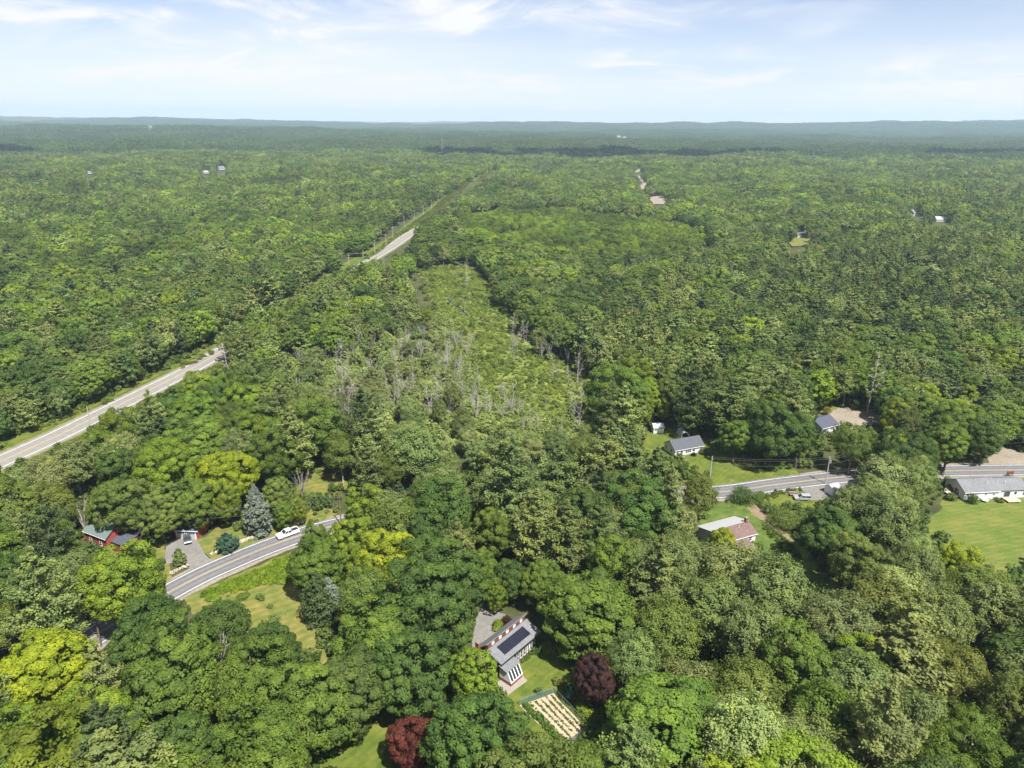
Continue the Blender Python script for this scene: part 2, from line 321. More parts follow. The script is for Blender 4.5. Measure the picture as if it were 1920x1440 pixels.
def spline(P, step=3.0):
    P = [np.array(p, float) for p in P]; P = [2 * P[0] - P[1]] + P + [2 * P[-1] - P[-2]]; outp = []
    for i in range(1, len(P) - 2):
        n = max(2, int(np.linalg.norm(P[i + 1] - P[i]) / step))
        for k in range(n):
            t = k / n; a, b, c, d = P[i - 1:i + 3]
            outp.append(0.5 * ((2 * b) + (-a + c) * t + (2 * a - 5 * b + 4 * c - d) * t * t + (-a + 3 * b - 3 * c + d) * t ** 3))
    outp.append(P[-2]); return np.array(outp)
def strip(name, path, o0, o1, m, z, parent=None, jit=0):
    d = np.gradient(path, axis=0); d /= np.linalg.norm(d, axis=1)[:, None]; nrm = np.stack((-d[:, 1], d[:, 0]), 1)
    jr = np.random.default_rng(4); a = path + nrm * (o0 + jit * jr.normal(0, 1, len(path)))[:, None] if jit else path + nrm * o0; b = path + nrm * (o1 + jit * jr.normal(0, 1, len(path)))[:, None] if jit else path + nrm * o1; zt = tz(path[:, 0], path[:, 1]) + z
    V = np.vstack((np.column_stack((a, zt)), np.column_stack((b, zt)))); n = len(path); i = np.arange(n - 1)
    me = npmesh(name, V, np.stack((i, i + 1, n + i + 1, n + i), 1)[:, ::-1], [M[m]])
    o = bpy.data.objects.new(name, me); COL.objects.link(o)
    if parent: o.parent = parent
    else: tag(o, kind='structure')
    return o

# two-lane road past the houses
ROAD = spline([gp(x, y)[:2] for x, y in ((-260, 1480), (60, 1275), (183, 1189), (348, 1094), (440, 1051), (525, 1017), (610, 990), (757, 958), (900, 940), (1100, 934), (1342, 923), (1460, 908), (1572, 895), (1680, 886), (1780, 883), (1920, 881), (2120, 880), (2500, 880))])
road = strip('road', ROAD, 4.1, -4.1, 'asphalt', 0.05)
strip('road_shoulder', ROAD, 5.0, -5.2, 'gravel', 0.025, jit=.22)
for nm, a, b, m in (('edge_line', 3.42, 3.28, 'white_line'), ('edge_line', -3.28, -3.42, 'white_line'), ('centre_line', 0.20, 0.09, 'yellow_line'), ('centre_line', -0.09, -0.20, 'yellow_line')):
    strip(nm, ROAD, a, b, m, 0.056, road)
for o_ in (-2.55, -1.0, 1.0, 2.55): strip('tyre_track', ROAD, o_ + .33, o_ - .33, 'asphalt_worn', 0.053, road)
HWY = spline([gp(x, y)[:2] for x, y in ((-420, 1060), (-150, 935), (0, 866), (100, 821), (167, 788), (217, 763), (347, 698), (412, 661), (520, 598), (640, 519), (700, 483), (738, 460), (772, 437), (805, 420), (850, 408), (930, 398))], 6.0)
hwy = strip('highway', HWY, 6.0, -6.0, 'concrete_road', 0.06)
strip('highway_shoulder', HWY, 7.4, -7.4, 'dry', 0.03, jit=.3)
for a, b, m in ((4.35, 4.15, 'white_line'), (-4.15, -4.35, 'white_line'), (0.22, 0.08, 'yellow_line'), (-0.08, -0.22, 'yellow_line')):
    strip('edge_line' if 'white' in m else 'centre_line', HWY, a, b, m, 0.068, hwy)
strip('grass_verge', HWY, 15, 8.0, 'lawn', 0.02)
CUT = spline([gp(x, y)[:2] for x, y in ((640, 512), (681, 485), (703, 475), (737, 447), (777, 412), (822, 384), (866, 354), (905, 329), (940, 307))], 12.0)
strip('cutting', CUT, 2.6, -2.6, 'shadelawn', 0.4)

L = {}
sheet('lawn', [(345, 1122), (430, 1082), (545, 1036), (565, 1060), (580, 1120), (600, 1190), (615, 1290), (560, 1300), (540, 1200), (470, 1190), (400, 1195), (360, 1150)], 'dry', 0.03, 0.5)
sheet('lawn', [(365, 1013), (420, 980), (520, 960), (600, 950), (640, 960), (600, 978), (520, 1003), (440, 1035), (398, 1052)], 'dry', 0.032, 0.4)
sheet('lawn', [(200, 1040), (215, 1010), (260, 1000), (310, 1010), (318, 1060), (322, 1085), (280, 1110), (220, 1080)], 'dry', 0.03, 0.4)
sheet('lawn', [(520, 945), (545, 895), (600, 868), (650, 868), (650, 915), (600, 945)], 'dry', 0.03, 0.6)
sheet('lawn', [(560, 1480), (600, 1400), (720, 1330), (830, 1280), (900, 1290), (860, 1350), (760, 1400), (740, 1500)], 'lawn', 0.03, 0.6)
sheet('lawn', [(905, 1300), (930, 1260), (985, 1215), (1030, 1200), (1075, 1240), (1100, 1290), (1150, 1360), (1180, 1440), (1120, 1500), (960, 1500), (950, 1400), (930, 1350)], 'lawn', 0.03, 0.5)
sheet('lawn', [(1200, 850), (1205, 812), (1250, 800), (1340, 815), (1460, 850), (1500, 890), (1420, 903), (1340, 910), (1300, 915)], 'lawn', 0.03, 0.6)
sheet('lawn', [(1320, 945), (1420, 932), (1440, 960), (1490, 1010), (1560, 1080), (1640, 1180), (1560, 1200), (1470, 1110), (1390, 1050), (1300, 1010)], 'shadelawn', 0.03, 0.5)
sheet('lawn', [(1415, 935), (1500, 918), (1575, 912), (1590, 940), (1530, 970), (1450, 985)], 'lawn', 0.035, 0.4)
sheet('field', [(1690, 1030), (1760, 960), (1775, 905), (1840, 898), (2050, 896), (2120, 1000), (2100, 1150), (1930, 1120), (1800, 1090)], 'field', 0.03, 0.6)
sheet('lawn', [(1530, 770), (1570, 752), (1640, 768), (1690, 790), (1640, 812), (1560, 812)], 'dry', 0.03, 0.5)
sheet('gravel_yard', [(1553, 772), (1575, 763), (1627, 772), (1665, 784), (1655, 803), (1600, 806), (1560, 800)], 'gravel', 0.045, 0.4)
sheet('driveway', [(311, 1020), (344, 1004), (363, 1008), (378, 1028), (396, 1050), (356, 1071), (350, 1057), (335, 1053), (312, 1058)], 'drive', 0.045, 0.25)
sheet('driveway', [(1855, 840), (1880, 838), (1960, 860), (1960, 874), (1852, 874)], 'gravel', 0.045, 0.3)
sheet('driveway', [(1500, 915), (1600, 903), (1610, 915), (1575, 930), (1540, 938), (1496, 940), (1490, 932), (1512, 926)], 'drive', 0.045, 0.25)
sheet('driveway', [(893, 1160), (905, 1125), (922, 1128), (935, 1148), (948, 1152), (935, 1168), (950, 1180), (930, 1220), (885, 1216)], 'drive', 0.045, 0.3)
sheet('clearing', [(1187, 326), (1197, 316), (1205, 316), (1200, 325), (1192, 329)], 'gravel', 0.9, 1.0, step=20)
sheet('clearing', [(1194, 334), (1202, 334), (1212, 343), (1208, 352), (1201, 352), (1204, 344)], 'gravel', 0.9, 1.0, step=20)
sheet('clearing', [(1214, 372), (1240, 367), (1250, 378), (1244, 386), (1225, 386)], 'gravel', 0.9, 1.0, step=20)
sheet('clearing', [(1475, 452), (1500, 437), (1530, 446), (1520, 462), (1485, 464)], 'dry', 0.9, 1.0, step=20)
sheet('dirt_bank', [(1400, 952), (1424, 942), (1436, 957), (1458, 984), (1496, 1017), (1484, 1014), (1442, 985), (1414, 967)], 'dirt', 0.05, 0.3)
sheet('marsh', [(785, 504), (835, 497), (892, 503), (950, 570), (1060, 650), (1140, 690), (1150, 760), (1120, 840), (980, 860), (820, 840), (640, 790), (620, 700), (760, 660), (830, 620), (810, 560)], 'marsh', 0.04, 1.0, step=6)

M['water'] = plain('dark_stream_water', (0.012, 0.016, 0.016), 0.2, 1, 0.08, 0.5)
STREAM = spline([gp(x, y)[:2] for x, y in ((840, 560), (872, 588), (890, 598), (918, 604), (950, 622), (985, 636), (1010, 655), (1050, 672), (1080, 700))], 2.0)
strip('stream', STREAM, 1.1, -1.1, 'water', 0.055, jit=.25)
# ------------------------------------------------------------------ foliage meshes
def leaves(P, Nn, size, r, jit=0.6, elong=1.25):
    """one bent kite per leaf clump; P centres, Nn facing, size edge length"""
    n = len(P)
    nn = Nn + r.normal(0, jit, (n, 3)); nn /= np.linalg.norm(nn, axis=1)[:, None] + 1e-9
    t = r.normal(0, 1, (n, 3)); t -= nn * np.sum(t * nn, 1)[:, None]; t /= np.linalg.norm(t, axis=1)[:, None] + 1e-9
    b = np.cross(nn, t); s = (size * r.uniform(0.65, 1.35, n))[:, None] if np.ndim(size) == 0 else (size * r.uniform(.65, 1.35, n))[:, None]
    k = r.uniform(0.15, 0.4, (n, 1))
    V = np.stack((P - t * s * .5 * elong, P + b * s * .5 - nn * s * k * .5 - t * s * .1, P + t * s * .5 * elong - nn * s * .1, P - b * s * .5 - nn * s * k * .5 - t * s * .1), 1).reshape(-1, 3)
    F = np.arange(4 * n).reshape(n, 4); return V, F
def sph(n, r, upmin=-1.0):
    v = r.normal(0, 1, (int(n * 4) + 20, 3)); v /= np.linalg.norm(v, axis=1)[:, None]; v = v[v[:, 2] > upmin]
    return v[:n]
class Fol:
    def __init__(s): s.V = []; s.F = []; s.var = []; s.n = 0
    def add(s, V, F, var): s.V.append(V); s.F.append(F + s.n); s.n += len(V); s.var.append(np.broadcast_to(var, len(F)).astype(float))
    def get(s): return np.vstack(s.V), np.vstack(s.F), np.concatenate(s.var)
def maple_crown(r, R=7.5, h=17, base=3.5, nc=95, nl=105, ls=0.5, top=1.0, clump=0.21, lean=0.12):
    fo = Fol(); hc = (h - base) / 2; c = np.array([r.normal(0, lean * R), r.normal(0, lean * R), base + hc * 0.92])
    lob = sph(9, r); la = r.uniform(0.05, 0.36, 9); gv = sph(1, r)[0] * np.array([1, 1, .4])
    D = sph(nc, r, -0.62)
    # relax directions a little so that clumps spread evenly
    for _ in range(4):
        d = D[:, None] - D[None]; q = (d ** 2).sum(-1) + 1e-3; D = D + (d / (q ** 1.5)[..., None]).sum(1) * 0.6 / nc; D /= np.linalg.norm(D, axis=1)[:, None]
    rad = 0.86 + np.clip((D @ lob.T), 0, 1) ** 4 @ la - 0.17 * r.random(len(D)) ** 2
    sq = np.where(D[:, 2] > 0, 1.0, 0.85)
    Cn = c + D * rad[:, None] * np.stack((np.full(len(D), R), np.full(len(D), R), hc * sq * top), 1) * (1 - clump * .6)
    for k in range(len(D)):
        rc = R * clump * r.uniform(0.72, 1.3); n = int(nl * r.uniform(.75, 1.25))
        d = sph(n * 2, r); o = D[k] * np.array([1, 1, 1.0]) + np.array([0, 0, 0.55]); o /= np.linalg.norm(o)
        d = d[(d @ o) > -0.15 + 0.3 * r.random(len(d))][:n]
        P = Cn[k] + d * rc * np.array([1, 1, 0.78]) * r.uniform(0.78, 1.08, (len(d), 1))
        V, F = leaves(P, d + 0.35 * o, ls, r, 0.42)
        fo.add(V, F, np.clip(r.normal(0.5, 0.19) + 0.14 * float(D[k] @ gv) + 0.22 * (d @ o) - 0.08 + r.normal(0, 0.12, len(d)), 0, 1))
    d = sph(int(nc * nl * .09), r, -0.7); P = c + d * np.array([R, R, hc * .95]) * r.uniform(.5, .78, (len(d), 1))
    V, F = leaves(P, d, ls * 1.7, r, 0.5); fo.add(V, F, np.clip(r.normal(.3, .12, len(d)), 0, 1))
    return fo.get()
def feather_crown(r, R=5.0, h=16, base=3.0, ns=120, nl=75, ls=0.36, up=0.9, spread=0.52):
    """ash, cherry and willow-like crowns: sprays of small leaves that point outwards and up"""
    fo = Fol(); hc = (h - base) / 2; c = np.array([r.normal(0, .1 * R), r.normal(0, .1 * R), base + hc])
    D = sph(ns, r, -0.55)
    for k in range(ns):
        rr = r.uniform(.55, .92); p0 = c + D[k] * np.array([R, R, hc]) * rr * .86
        d = D[k] * np.array([1, 1, .5]) + np.array([0, 0, up * r.uniform(.4, 1.3)]); d /= np.linalg.norm(d); ln = R * r.uniform(.26, .52)
        n = int(nl * r.uniform(.7, 1.3)); t = r.random(n) ** .8
        P = p0 + d * (t * ln)[:, None] + r.normal(0, 1, (n, 3)) * (ln * spread * (0.25 + .75 * np.sin(np.pi * np.clip(t * .9 + .08, 0, 1))))[:, None] * .5
        out = (P - c) / np.array([R, R, hc]); V, F = leaves(P, out + .55 * d + np.array([0, 0, .25]), ls, r, .62, 1.6)
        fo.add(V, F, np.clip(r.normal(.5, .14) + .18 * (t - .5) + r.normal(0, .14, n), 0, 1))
    return fo.get()
def pine_crown(r, R=4.2, h=21, base=5.0, nw=13, nb=6, nl=62, ls=0.5, droop=0.0, fan=.42, fill=.9):
    fo = Fol()
    for w in range(nw):
        f = w / (nw - 1); z = base + (h - base - .6) * f ** .92; L0 = R * (0.55 + .45 * math.sin(math.pi * min(1, .15 + f * .75))) * (1 - f ** 2.8) + .40
        a0 = r.uniform(0, 6.28); k_n = max(3, int(round(nb * (1 - .45 * f))))
        for k in range(k_n):
            if r.random() > fill: continue
            a = a0 + 6.283 * k / k_n + r.normal(0, .25); L = L0 * r.uniform(.6, 1.22); n = int(nl * (.35 + .65 * L / R) * r.uniform(.8, 1.2))
            t = r.random(n) ** .7; lat = r.normal(0, 1, n) * fan * L * .5 * (.25 + t * (1.25 - t))
            zz = z + L * (0.10 - droop) * t + .22 * L * t ** 2.5 * (1 - droop * 3) + r.normal(0, .10 + .05 * L, n) - np.abs(lat) * .12
            P = np.stack((np.cos(a) * t * L - np.sin(a) * lat, np.sin(a) * t * L + np.cos(a) * lat, zz), 1)
            Nn = np.tile(np.array([np.cos(a) * .35, np.sin(a) * .35, .85]), (n, 1)); V, F = leaves(P, Nn, ls, r, .5, 1.7)
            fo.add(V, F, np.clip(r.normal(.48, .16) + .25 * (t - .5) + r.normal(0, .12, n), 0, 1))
    n = int(nl * .6); P = np.stack((r.normal(0, .22, n), r.normal(0, .22, n), h - r.random(n) * 1.8), 1); V, F = leaves(P, np.tile([0, 0, 1.], (n, 1)), ls * .8, r, .8, 1.7); fo.add(V, F, .6)
    return fo.get()
def shrub_crown(r, R=1.3, h=1.8, n=260, ls=.3):
    fo = Fol()
    for k in range(7):
        a = r.uniform(0, 6.28); q = r.uniform(0, .62) * R; c = np.array([math.cos(a) * q, math.sin(a) * q, h * r.uniform(.3, .6)]); d = sph(n // 7, r, -.4)
        P = c + d * np.array([R * .55, R * .55, h * .42]) * r.uniform(.7, 1.1, (len(d), 1)); V, F = leaves(P, d + np.array([0, 0, .3]), ls, r, .55, 1.4); fo.add(V, F, np.clip(r.normal(.5, .15) + r.normal(0, .15, len(d)), 0, 1))
    return fo.get()
def tubes_np(segs, n=5):
    """segs: list of (points, radii) -> V, F quads"""
    V = []; F = []; b = 0
    for pts, rad in segs:
        pts = np.array(pts, float)
        for i, p in enumerate(pts):
            d = pts[min(i + 1, len(pts) - 1)] - pts[max(i - 1, 0)]; d /= np.linalg.norm(d) + 1e-9
            a = np.array([1., 0, 0]) if abs(d[0]) < .8 else np.array([0, 1., 0]); a -= d * (a @ d); a /= np.linalg.norm(a); e = np.cross(d, a)
            for k in range(n): t = 6.2832 * k / n; V.append(p + (a * math.cos(t) + e * math.sin(t)) * rad[i])
        for i in range(len(pts) - 1):
            for k in range(n): F.append((b + i * n + k, b + i * n + (k + 1) % n, b + (i + 1) * n + (k + 1) % n, b + (i + 1) * n + k))
        b += len(pts) * n
    return np.array(V), np.array(F)
def limbs(r, h, R, rad, forks=6, base=.25, top=.8):
    k = 6; tr = np.array([[r.normal(0, .12) * i, r.normal(0, .12) * i, h * top * i / k] for i in range(k + 1)]); tr[0, :2] = 0
    segs = [(tr, [rad * (1.25 if i == 0 else 1) * (1 - .75 * i / k) for i in range(k + 1)])]
    for j in range(forks):
        f = r.uniform(base, .75); i = f * k; i0 = int(i); p = tr[i0] + (tr[min(i0 + 1, k)] - tr[i0]) * (i - i0); a = r.uniform(0, 6.28); ln = R * r.uniform(.5, .85)
        segs.append(([p, p + np.array([math.cos(a) * ln * .5, math.sin(a) * ln * .5, ln * .45]), p + np.array([math.cos(a) * ln, math.sin(a) * ln, ln * .8])], [rad * .45, rad * .3, rad * .1]))
    return segs
def dead_segs(r, h=13, rad=.2, nb=26, up=.5, br=2.4):
    k = 7; lx, ly = r.normal(0, .045, 2); tr = np.array([[lx * h * (i / k) ** 1.4 + r.normal(0, .05), ly * h * (i / k) ** 1.4 + r.normal(0, .05), h * i / k] for i in range(k + 1)]); tr[0, :2] = 0
    segs = [(tr, [rad * .78 * (1 - .82 * i / k) for i in range(k + 1)])]
    for j in range(nb):
        f = r.uniform(.25, .97); i = f * k; i0 = int(i); p = tr[i0] + (tr[min(i0 + 1, k)] - tr[i0]) * (i - i0); a = r.uniform(0, 6.28)
        ln = br * r.uniform(.4, 1.1) * (1.25 - f); d = np.array([math.cos(a), math.sin(a), up * r.uniform(.3, 1.8)]); d2 = d + np.array([r.normal(0, .4), r.normal(0, .4), .4])
        q = p + d * ln * .55; e = q + d2 * ln * .6; segs.append(([p, q, e], [rad * .3, rad * .2, rad * .07]))
        for _ in range(4):
            d3 = d2 + r.normal(0, .55, 3); s0 = q + d2 * ln * r.uniform(.05, .4); segs.append(([s0, s0 + d3 * ln * .5], [rad * .14, rad * .05]))
    return segs

class Kind: pass
KINDS = {}
def kind(key, species, R, h, base, crown, trunk, leafm='leaf', barkm='bark'):
    k = Kind(); k.key, k.species, k.R, k.h, k.base = key, species, R, h, base
    V, F, var = crown; TV, TF = trunk
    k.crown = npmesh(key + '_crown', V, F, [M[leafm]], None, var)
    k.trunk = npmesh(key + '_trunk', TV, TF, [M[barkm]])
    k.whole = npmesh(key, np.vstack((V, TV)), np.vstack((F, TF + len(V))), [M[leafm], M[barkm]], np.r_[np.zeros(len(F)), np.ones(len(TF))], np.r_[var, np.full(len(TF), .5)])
    KINDS.setdefault(species, {}).setdefault(key[-1], []).append(k); return k
# level 0: near trees; level 1: 260-800 m; level 2: beyond
r = np.random.default_rng(11)
for i in range(5):
    R = (7.2, 6.4, 7.8, 5.6, 6.8)[i]; h = (17, 18, 16, 15.5, 18.5)[i]
    kind(f'maple{i}_0', 'maple', R, h, 3.2, maple_crown(r, R, h, 3.2, (150, 130, 170, 120, 140)[i], 210, .255, clump=(.155, .165, .145, .18, .16)[i]), tubes_np(limbs(r, h, R, .38), 6))
for i in range(4):
    R = (4.6, 5.2, 4.2, 5.6)[i]; h = (15.5, 17, 14, 16)[i]
    kind(f'oak{i}_0', 'oak', R, h, 3.5, maple_crown(r, R, h, 3.0, (115, 125, 105, 130)[i], 145, .24, clump=.18, lean=.15), tubes_np(limbs(r, h, R, .3), 6))
for i in range(5):
    R = (4.6, 5.2, 4.0, 5.6, 4.8)[i]; h = (15, 16.5, 14, 15.5, 18)[i]
    kind(f'ash{i}_0', 'ash', R, h, 2.5, feather_crown(r, R, h, 2.5, (150, 170, 130, 180, 160)[i], 160, .20, up=(.9, .6, 1.2, .5, .9)[i]), tubes_np(limbs(r, h, R, .26), 5), barkm='palebark')
for i in range(4):
    R = (4.3, 5.0, 3.7, 4.6)[i]; h = (20, 22, 18, 24)[i]
    kind(f'pine{i}_0', 'pine', R, h, 4, pine_crown(r, R, h, 4.0, 14, 7, 190, .265, fill=(.92, .85, .9, .8)[i]), tubes_np([(np.array([[0, 0, 0], [0.1, 0, h * .5], [0, 0, h * .97]]), [.36, .22, .04])], 6), 'needle')
for sp, gen, mtl, n in (('maple', lambda: maple_crown(r, 5.6, 14.5, 2.5, 80, 55, .5, clump=.2), 'leaf', 4), ('oak', lambda: maple_crown(r, 4.8, 14, 2.5, 62, 50, .48, clump=.22, lean=.15), 'leaf', 4),
                        ('ash', lambda: feather_crown(r, 4.8, 13.5, 2.0, 90, 42, .42), 'leaf', 4), ('pine', lambda: pine_crown(r, 4.6, 17.5, 3.5, 10, 6, 60, .48, fill=.9), 'needle', 4)):
    for i in range(n):
        V = gen(); h = V[0][:, 2].max(); R = np.abs(V[0][:, :2]).max()
        kind(f'{sp}_mid{i}_1', sp, {'maple': 5.6, 'oak': 4.8, 'ash': 4.8, 'pine': 4.6}[sp], h, 2.5, V, tubes_np([(np.array([[0, 0, 0], [0, 0, h * .8]]), [.3, .08])], 4), mtl, 'palebark' if sp == 'ash' else 'bark')
for sp, gen, mtl, n in (('maple', lambda: maple_crown(r, 5.6, 13.5, 2, 34, 18, .9, clump=.27), 'leaf', 3), ('oak', lambda: maple_crown(r, 5.0, 13, 2, 30, 18, .85, clump=.28), 'leaf', 3),
                        ('ash', lambda: feather_crown(r, 5.0, 12.5, 2, 50, 14, .75), 'leaf', 3), ('pine', lambda: pine_crown(r, 4.6, 16, 3, 8, 5, 20, .85, fill=.9), 'needle', 3)):
    for i in range(n):
        V = gen(); h = V[0][:, 2].max()
        kind(f'{sp}_far{i}_2', sp, {'maple': 5.6, 'oak': 5.0, 'ash': 5.0, 'pine': 4.6}[sp], h, 2.5, V, tubes_np([(np.array([[0, 0, 0], [0, 0, h * .8]]), [.3, .08])], 3), mtl)

# distant canopy pieces: a knot of crowns
CLUMPS = []
for i in range(6):
    fo = Fol(); TVs = []; 
    for k in range(9):
        px_, py_ = r.uniform(-13, 13, 2); pine = r.random() < .45; hh = r.uniform(12, 17) + (4 if pine else 0); Rr = r.uniform(3.5, 5.5) * (.8 if pine else 1)
        d = sph(30, r, -.1); P = np.array([px_, py_, hh * .6]) + d * np.array([Rr, Rr, hh * .4]) * r.uniform(.85, 1.05, (len(d), 1))
        if pine: P[:, :2] = np.array([px_, py_]) + (P[:, :2] - np.array([px_, py_])) * (1.25 - .9 * np.clip((P[:, 2] / hh), 0, 1))[:, None]
        V, F = leaves(P, d, 3.0, r, .35); fo.add(V, F, np.clip(r.normal(.3 if pine else .55, .12) + r.normal(0, .1, len(d)), 0, 1))
    V, F, var = fo.get(); CLUMPS.append(npmesh(f'canopy_{i}', V, F, [M['leaf']], None, var))
SHRUBS = [npmesh(f'shrub_{i}', *(lambda q: (q[0], q[1]))(s), [M['leaf']], None, s[2]) for i, s in ((i, shrub_crown(r, 1.2, 1.7, 150, .34)) for i in range(4))]

# ------------------------------------------------------------------ masks in the picture plane (where the photograph shows open ground)
MW, MH = 640, 480
_gx, _gy = np.meshgrid((np.arange(MW) + .5) * 3, (np.arange(MH) + .5) * 3)
def polymask(P):
    m = np.zeros((MH, MW), bool); n = len(P)
    for i in range(n):
        (x0, y0), (x1, y1) = P[i], P[(i + 1) % n]
        if y0 == y1: continue
        c = ((y0 > _gy) != (y1 > _gy)) & (_gx < (x1 - x0) * (_gy - y0) / (y1 - y0) + x0); m ^= c
    return m
VIS = [
 [(0, 834), (60, 812), (165, 770), (345, 684), (413, 648), (418, 660), (345, 710), (217, 775), (130, 822), (0, 886)],
 [(696, 464), (735, 428), (768, 410), (774, 418), (772, 436), (770, 448), (735, 474), (712, 483)], [(651, 470), (658, 470), (660, 504), (652, 504)], [(677, 462), (685, 462), (686, 480), (678, 482)],
 [(772, 408), (800, 390), (850, 360), (900, 329), (928, 313), (930, 316), (904, 333), (854, 365), (808, 395), (776, 417)],
 [(322, 1092), (525, 1000), (600, 977), (608, 998), (545, 1032), (360, 1119), (335, 1117)],
 [(312, 1020), (332, 990), (330, 983), (360, 983), (365, 1008), (420, 990), (440, 1000), (455, 1030), (400, 1050), (330, 1085), (318, 1078)],
 [(158, 1000), (172, 986), (215, 1003), (262, 1005), (262, 1018), (222, 1024), (194, 1030), (165, 1018)],
 [(345, 1122), (545, 1040), (560, 1062), (575, 1120), (583, 1180), (586, 1225), (575, 1232), (566, 1185), (520, 1160), (420, 1150), (385, 1125)],
 [(130, 1198), (178, 1166), (198, 1175), (190, 1214), (150, 1218)],
 [(887, 1195), (908, 1125), (930, 1130), (945, 1148), (985, 1150), (1000, 1146), (1015, 1200), (1030, 1222), (1066, 1262), (1066, 1300), (1105, 1362), (1085, 1398), (1065, 1425), (1050, 1440), (987, 1440), (975, 1330), (938, 1308), (935, 1265), (895, 1218)],
 [(610, 1440), (650, 1405), (740, 1350), (805, 1318), (832, 1322), (830, 1345), (790, 1342), (745, 1380), (735, 1440)],
 [(1212, 815), (1225, 797), (1250, 797), (1300, 812), (1325, 832), (1335, 850), (1440, 890), (1590, 884), (1592, 905), (1500, 918), (1345, 936), (1338, 905), (1300, 868), (1255, 850), (1215, 848)],
 [(1335, 940), (1420, 935), (1412, 955), (1480, 1010), (1500, 1050), (1575, 1095), (1572, 1112), (1540, 1105), (1470, 1060), (1425, 1020), (1392, 1030), (1382, 1010), (1328, 990)],
 [(1490, 918), (1590, 908), (1575, 930), (1520, 943), (1490, 945)], [(1430, 930), (1495, 922), (1490, 942), (1440, 945)],
 [(1521, 794), (1538, 779), (1560, 768), (1600, 772), (1655, 785), (1645, 796), (1590, 793), (1570, 806), (1545, 808)],
 [(1768, 873), (1920, 870), (1920, 1085), (1850, 1060), (1740, 990), (1775, 945), (1785, 905), (1770, 893)],
 [(1868, 847), (1920, 858), (1920, 874), (1860, 874)],
 [(545, 935), (562, 905), (640, 885), (635, 905), (590, 925)],
 [(1188, 325), (1197, 317), (1204, 317), (1199, 325), (1193, 328)], [(1196, 335), (1202, 335), (1211, 343), (1207, 351), (1202, 351), (1205, 344)],
 [(1217, 372), (1240, 367), (1248, 378), (1242, 385), (1227, 384)], [(1480, 452), (1498, 439), (1516, 440), (1516, 455), (1490, 458)],
 [(1710, 396), (1716, 392), (1728, 400), (1726, 413), (1716, 412)], [(1748, 410), (1778, 408), (1778, 417), (1750, 417)],
 [(1545, 858), (1555, 858), (1553, 906), (1545, 906)], [(468, 905), (505, 905), (512, 1000), (465, 1000)], [(405, 985), (445, 985), (445, 1030), (405, 1030)],
 [(274, 238), (290, 238), (290, 245), (274, 245)], [(1152, 254), (1178, 254), (1178, 261), (1152, 261)], [(378, 318), (394, 318), (394, 326), (378, 326)], [(163, 323), (178, 323), (178, 331), (163, 331)],
 [(408, 312), (424, 312), (424, 323), (408, 323)], [(823, 262), (833, 262), (833, 288), (823, 288)],
]
FIELD = [(1735, 990), (1775, 945), (1780, 890), (2060, 888), (2300, 1000), (2250, 1120), (1930, 1092), (1850, 1062)]
MARSH_P = [(785, 506), (835, 498), (890, 504), (930, 560), (950, 600), (1020, 655), (1105, 690), (1125, 725), (1105, 795), (1010, 806), (915, 785), (862, 715), (838, 640), (815, 580)]
FRINGE_P = [(640, 640), (760, 590), (840, 590), (880, 690), (930, 770), (1100, 790), (1120, 850), (960, 870), (780, 850), (640, 800), (480, 720), (520, 640)]
vis = np.zeros((MH, MW), bool)
for P in VIS: vis |= polymask(P)
def dil(m):
    o = m.copy(); o[1:] |= m[:-1]; o[:-1] |= m[1:]; o[:, 1:] |= m[:, :-1]; o[:, :-1] |= m[:, 1:]; return o
_wob = 16 * np.sin(_gx / 23 + 1.7 * np.sin(_gy / 31)) + 9 * np.sin(_gx / 9.5 + _gy / 13)
_ogx, _ogy = _gx, _gy; _gx = _gx + _wob; _gy = _gy + .45 * np.roll(_wob, 37, 1); marsh = polymask(MARSH_P); _gx, _gy = _ogx, _ogy; fringe = polymask(FRINGE_P) & ~marsh
YOUNG = polymask([(880, 388), (1040, 380), (1235, 400), (1340, 425), (1330, 468), (1180, 480), (1000, 470), (870, 450), (845, 430)])
PINE = polymask([(1130, 500), (1400, 450), (1920, 430), (1920, 760), (1700, 740), (1500, 700), (1250, 720), (1120, 640)])
LEFT = polymask([(0, 250), (940, 300), (640, 490), (410, 640), (0, 820)])
ASH = polymask([(1230, 930), (1340, 1000), (1480, 1080), (1620, 900), (1720, 860), (1760, 960), (1700, 1020), (1920, 1090), (1920, 1440), (1330, 1440), (1180, 1180)])
MID = polymask([(500, 760), (1200, 800), (1330, 960), (1150, 1000), (640, 980), (560, 860)])
DENSEP = polymask([(1230, 740), (1520, 740), (1520, 880), (1440, 880), (1340, 840), (1240, 800)])
def at(m, x, y):
    i = np.clip((np.asarray(x) / 3).astype(int), 0, MW - 1); j = np.clip((np.asarray(y) / 3).astype(int), 0, MH - 1)
    inside = (np.asarray(x) > -30) & (np.asarray(x) < 1950) & (np.asarray(y) > 0) & (np.asarray(y) < 1470)
    return m[j, i] & inside

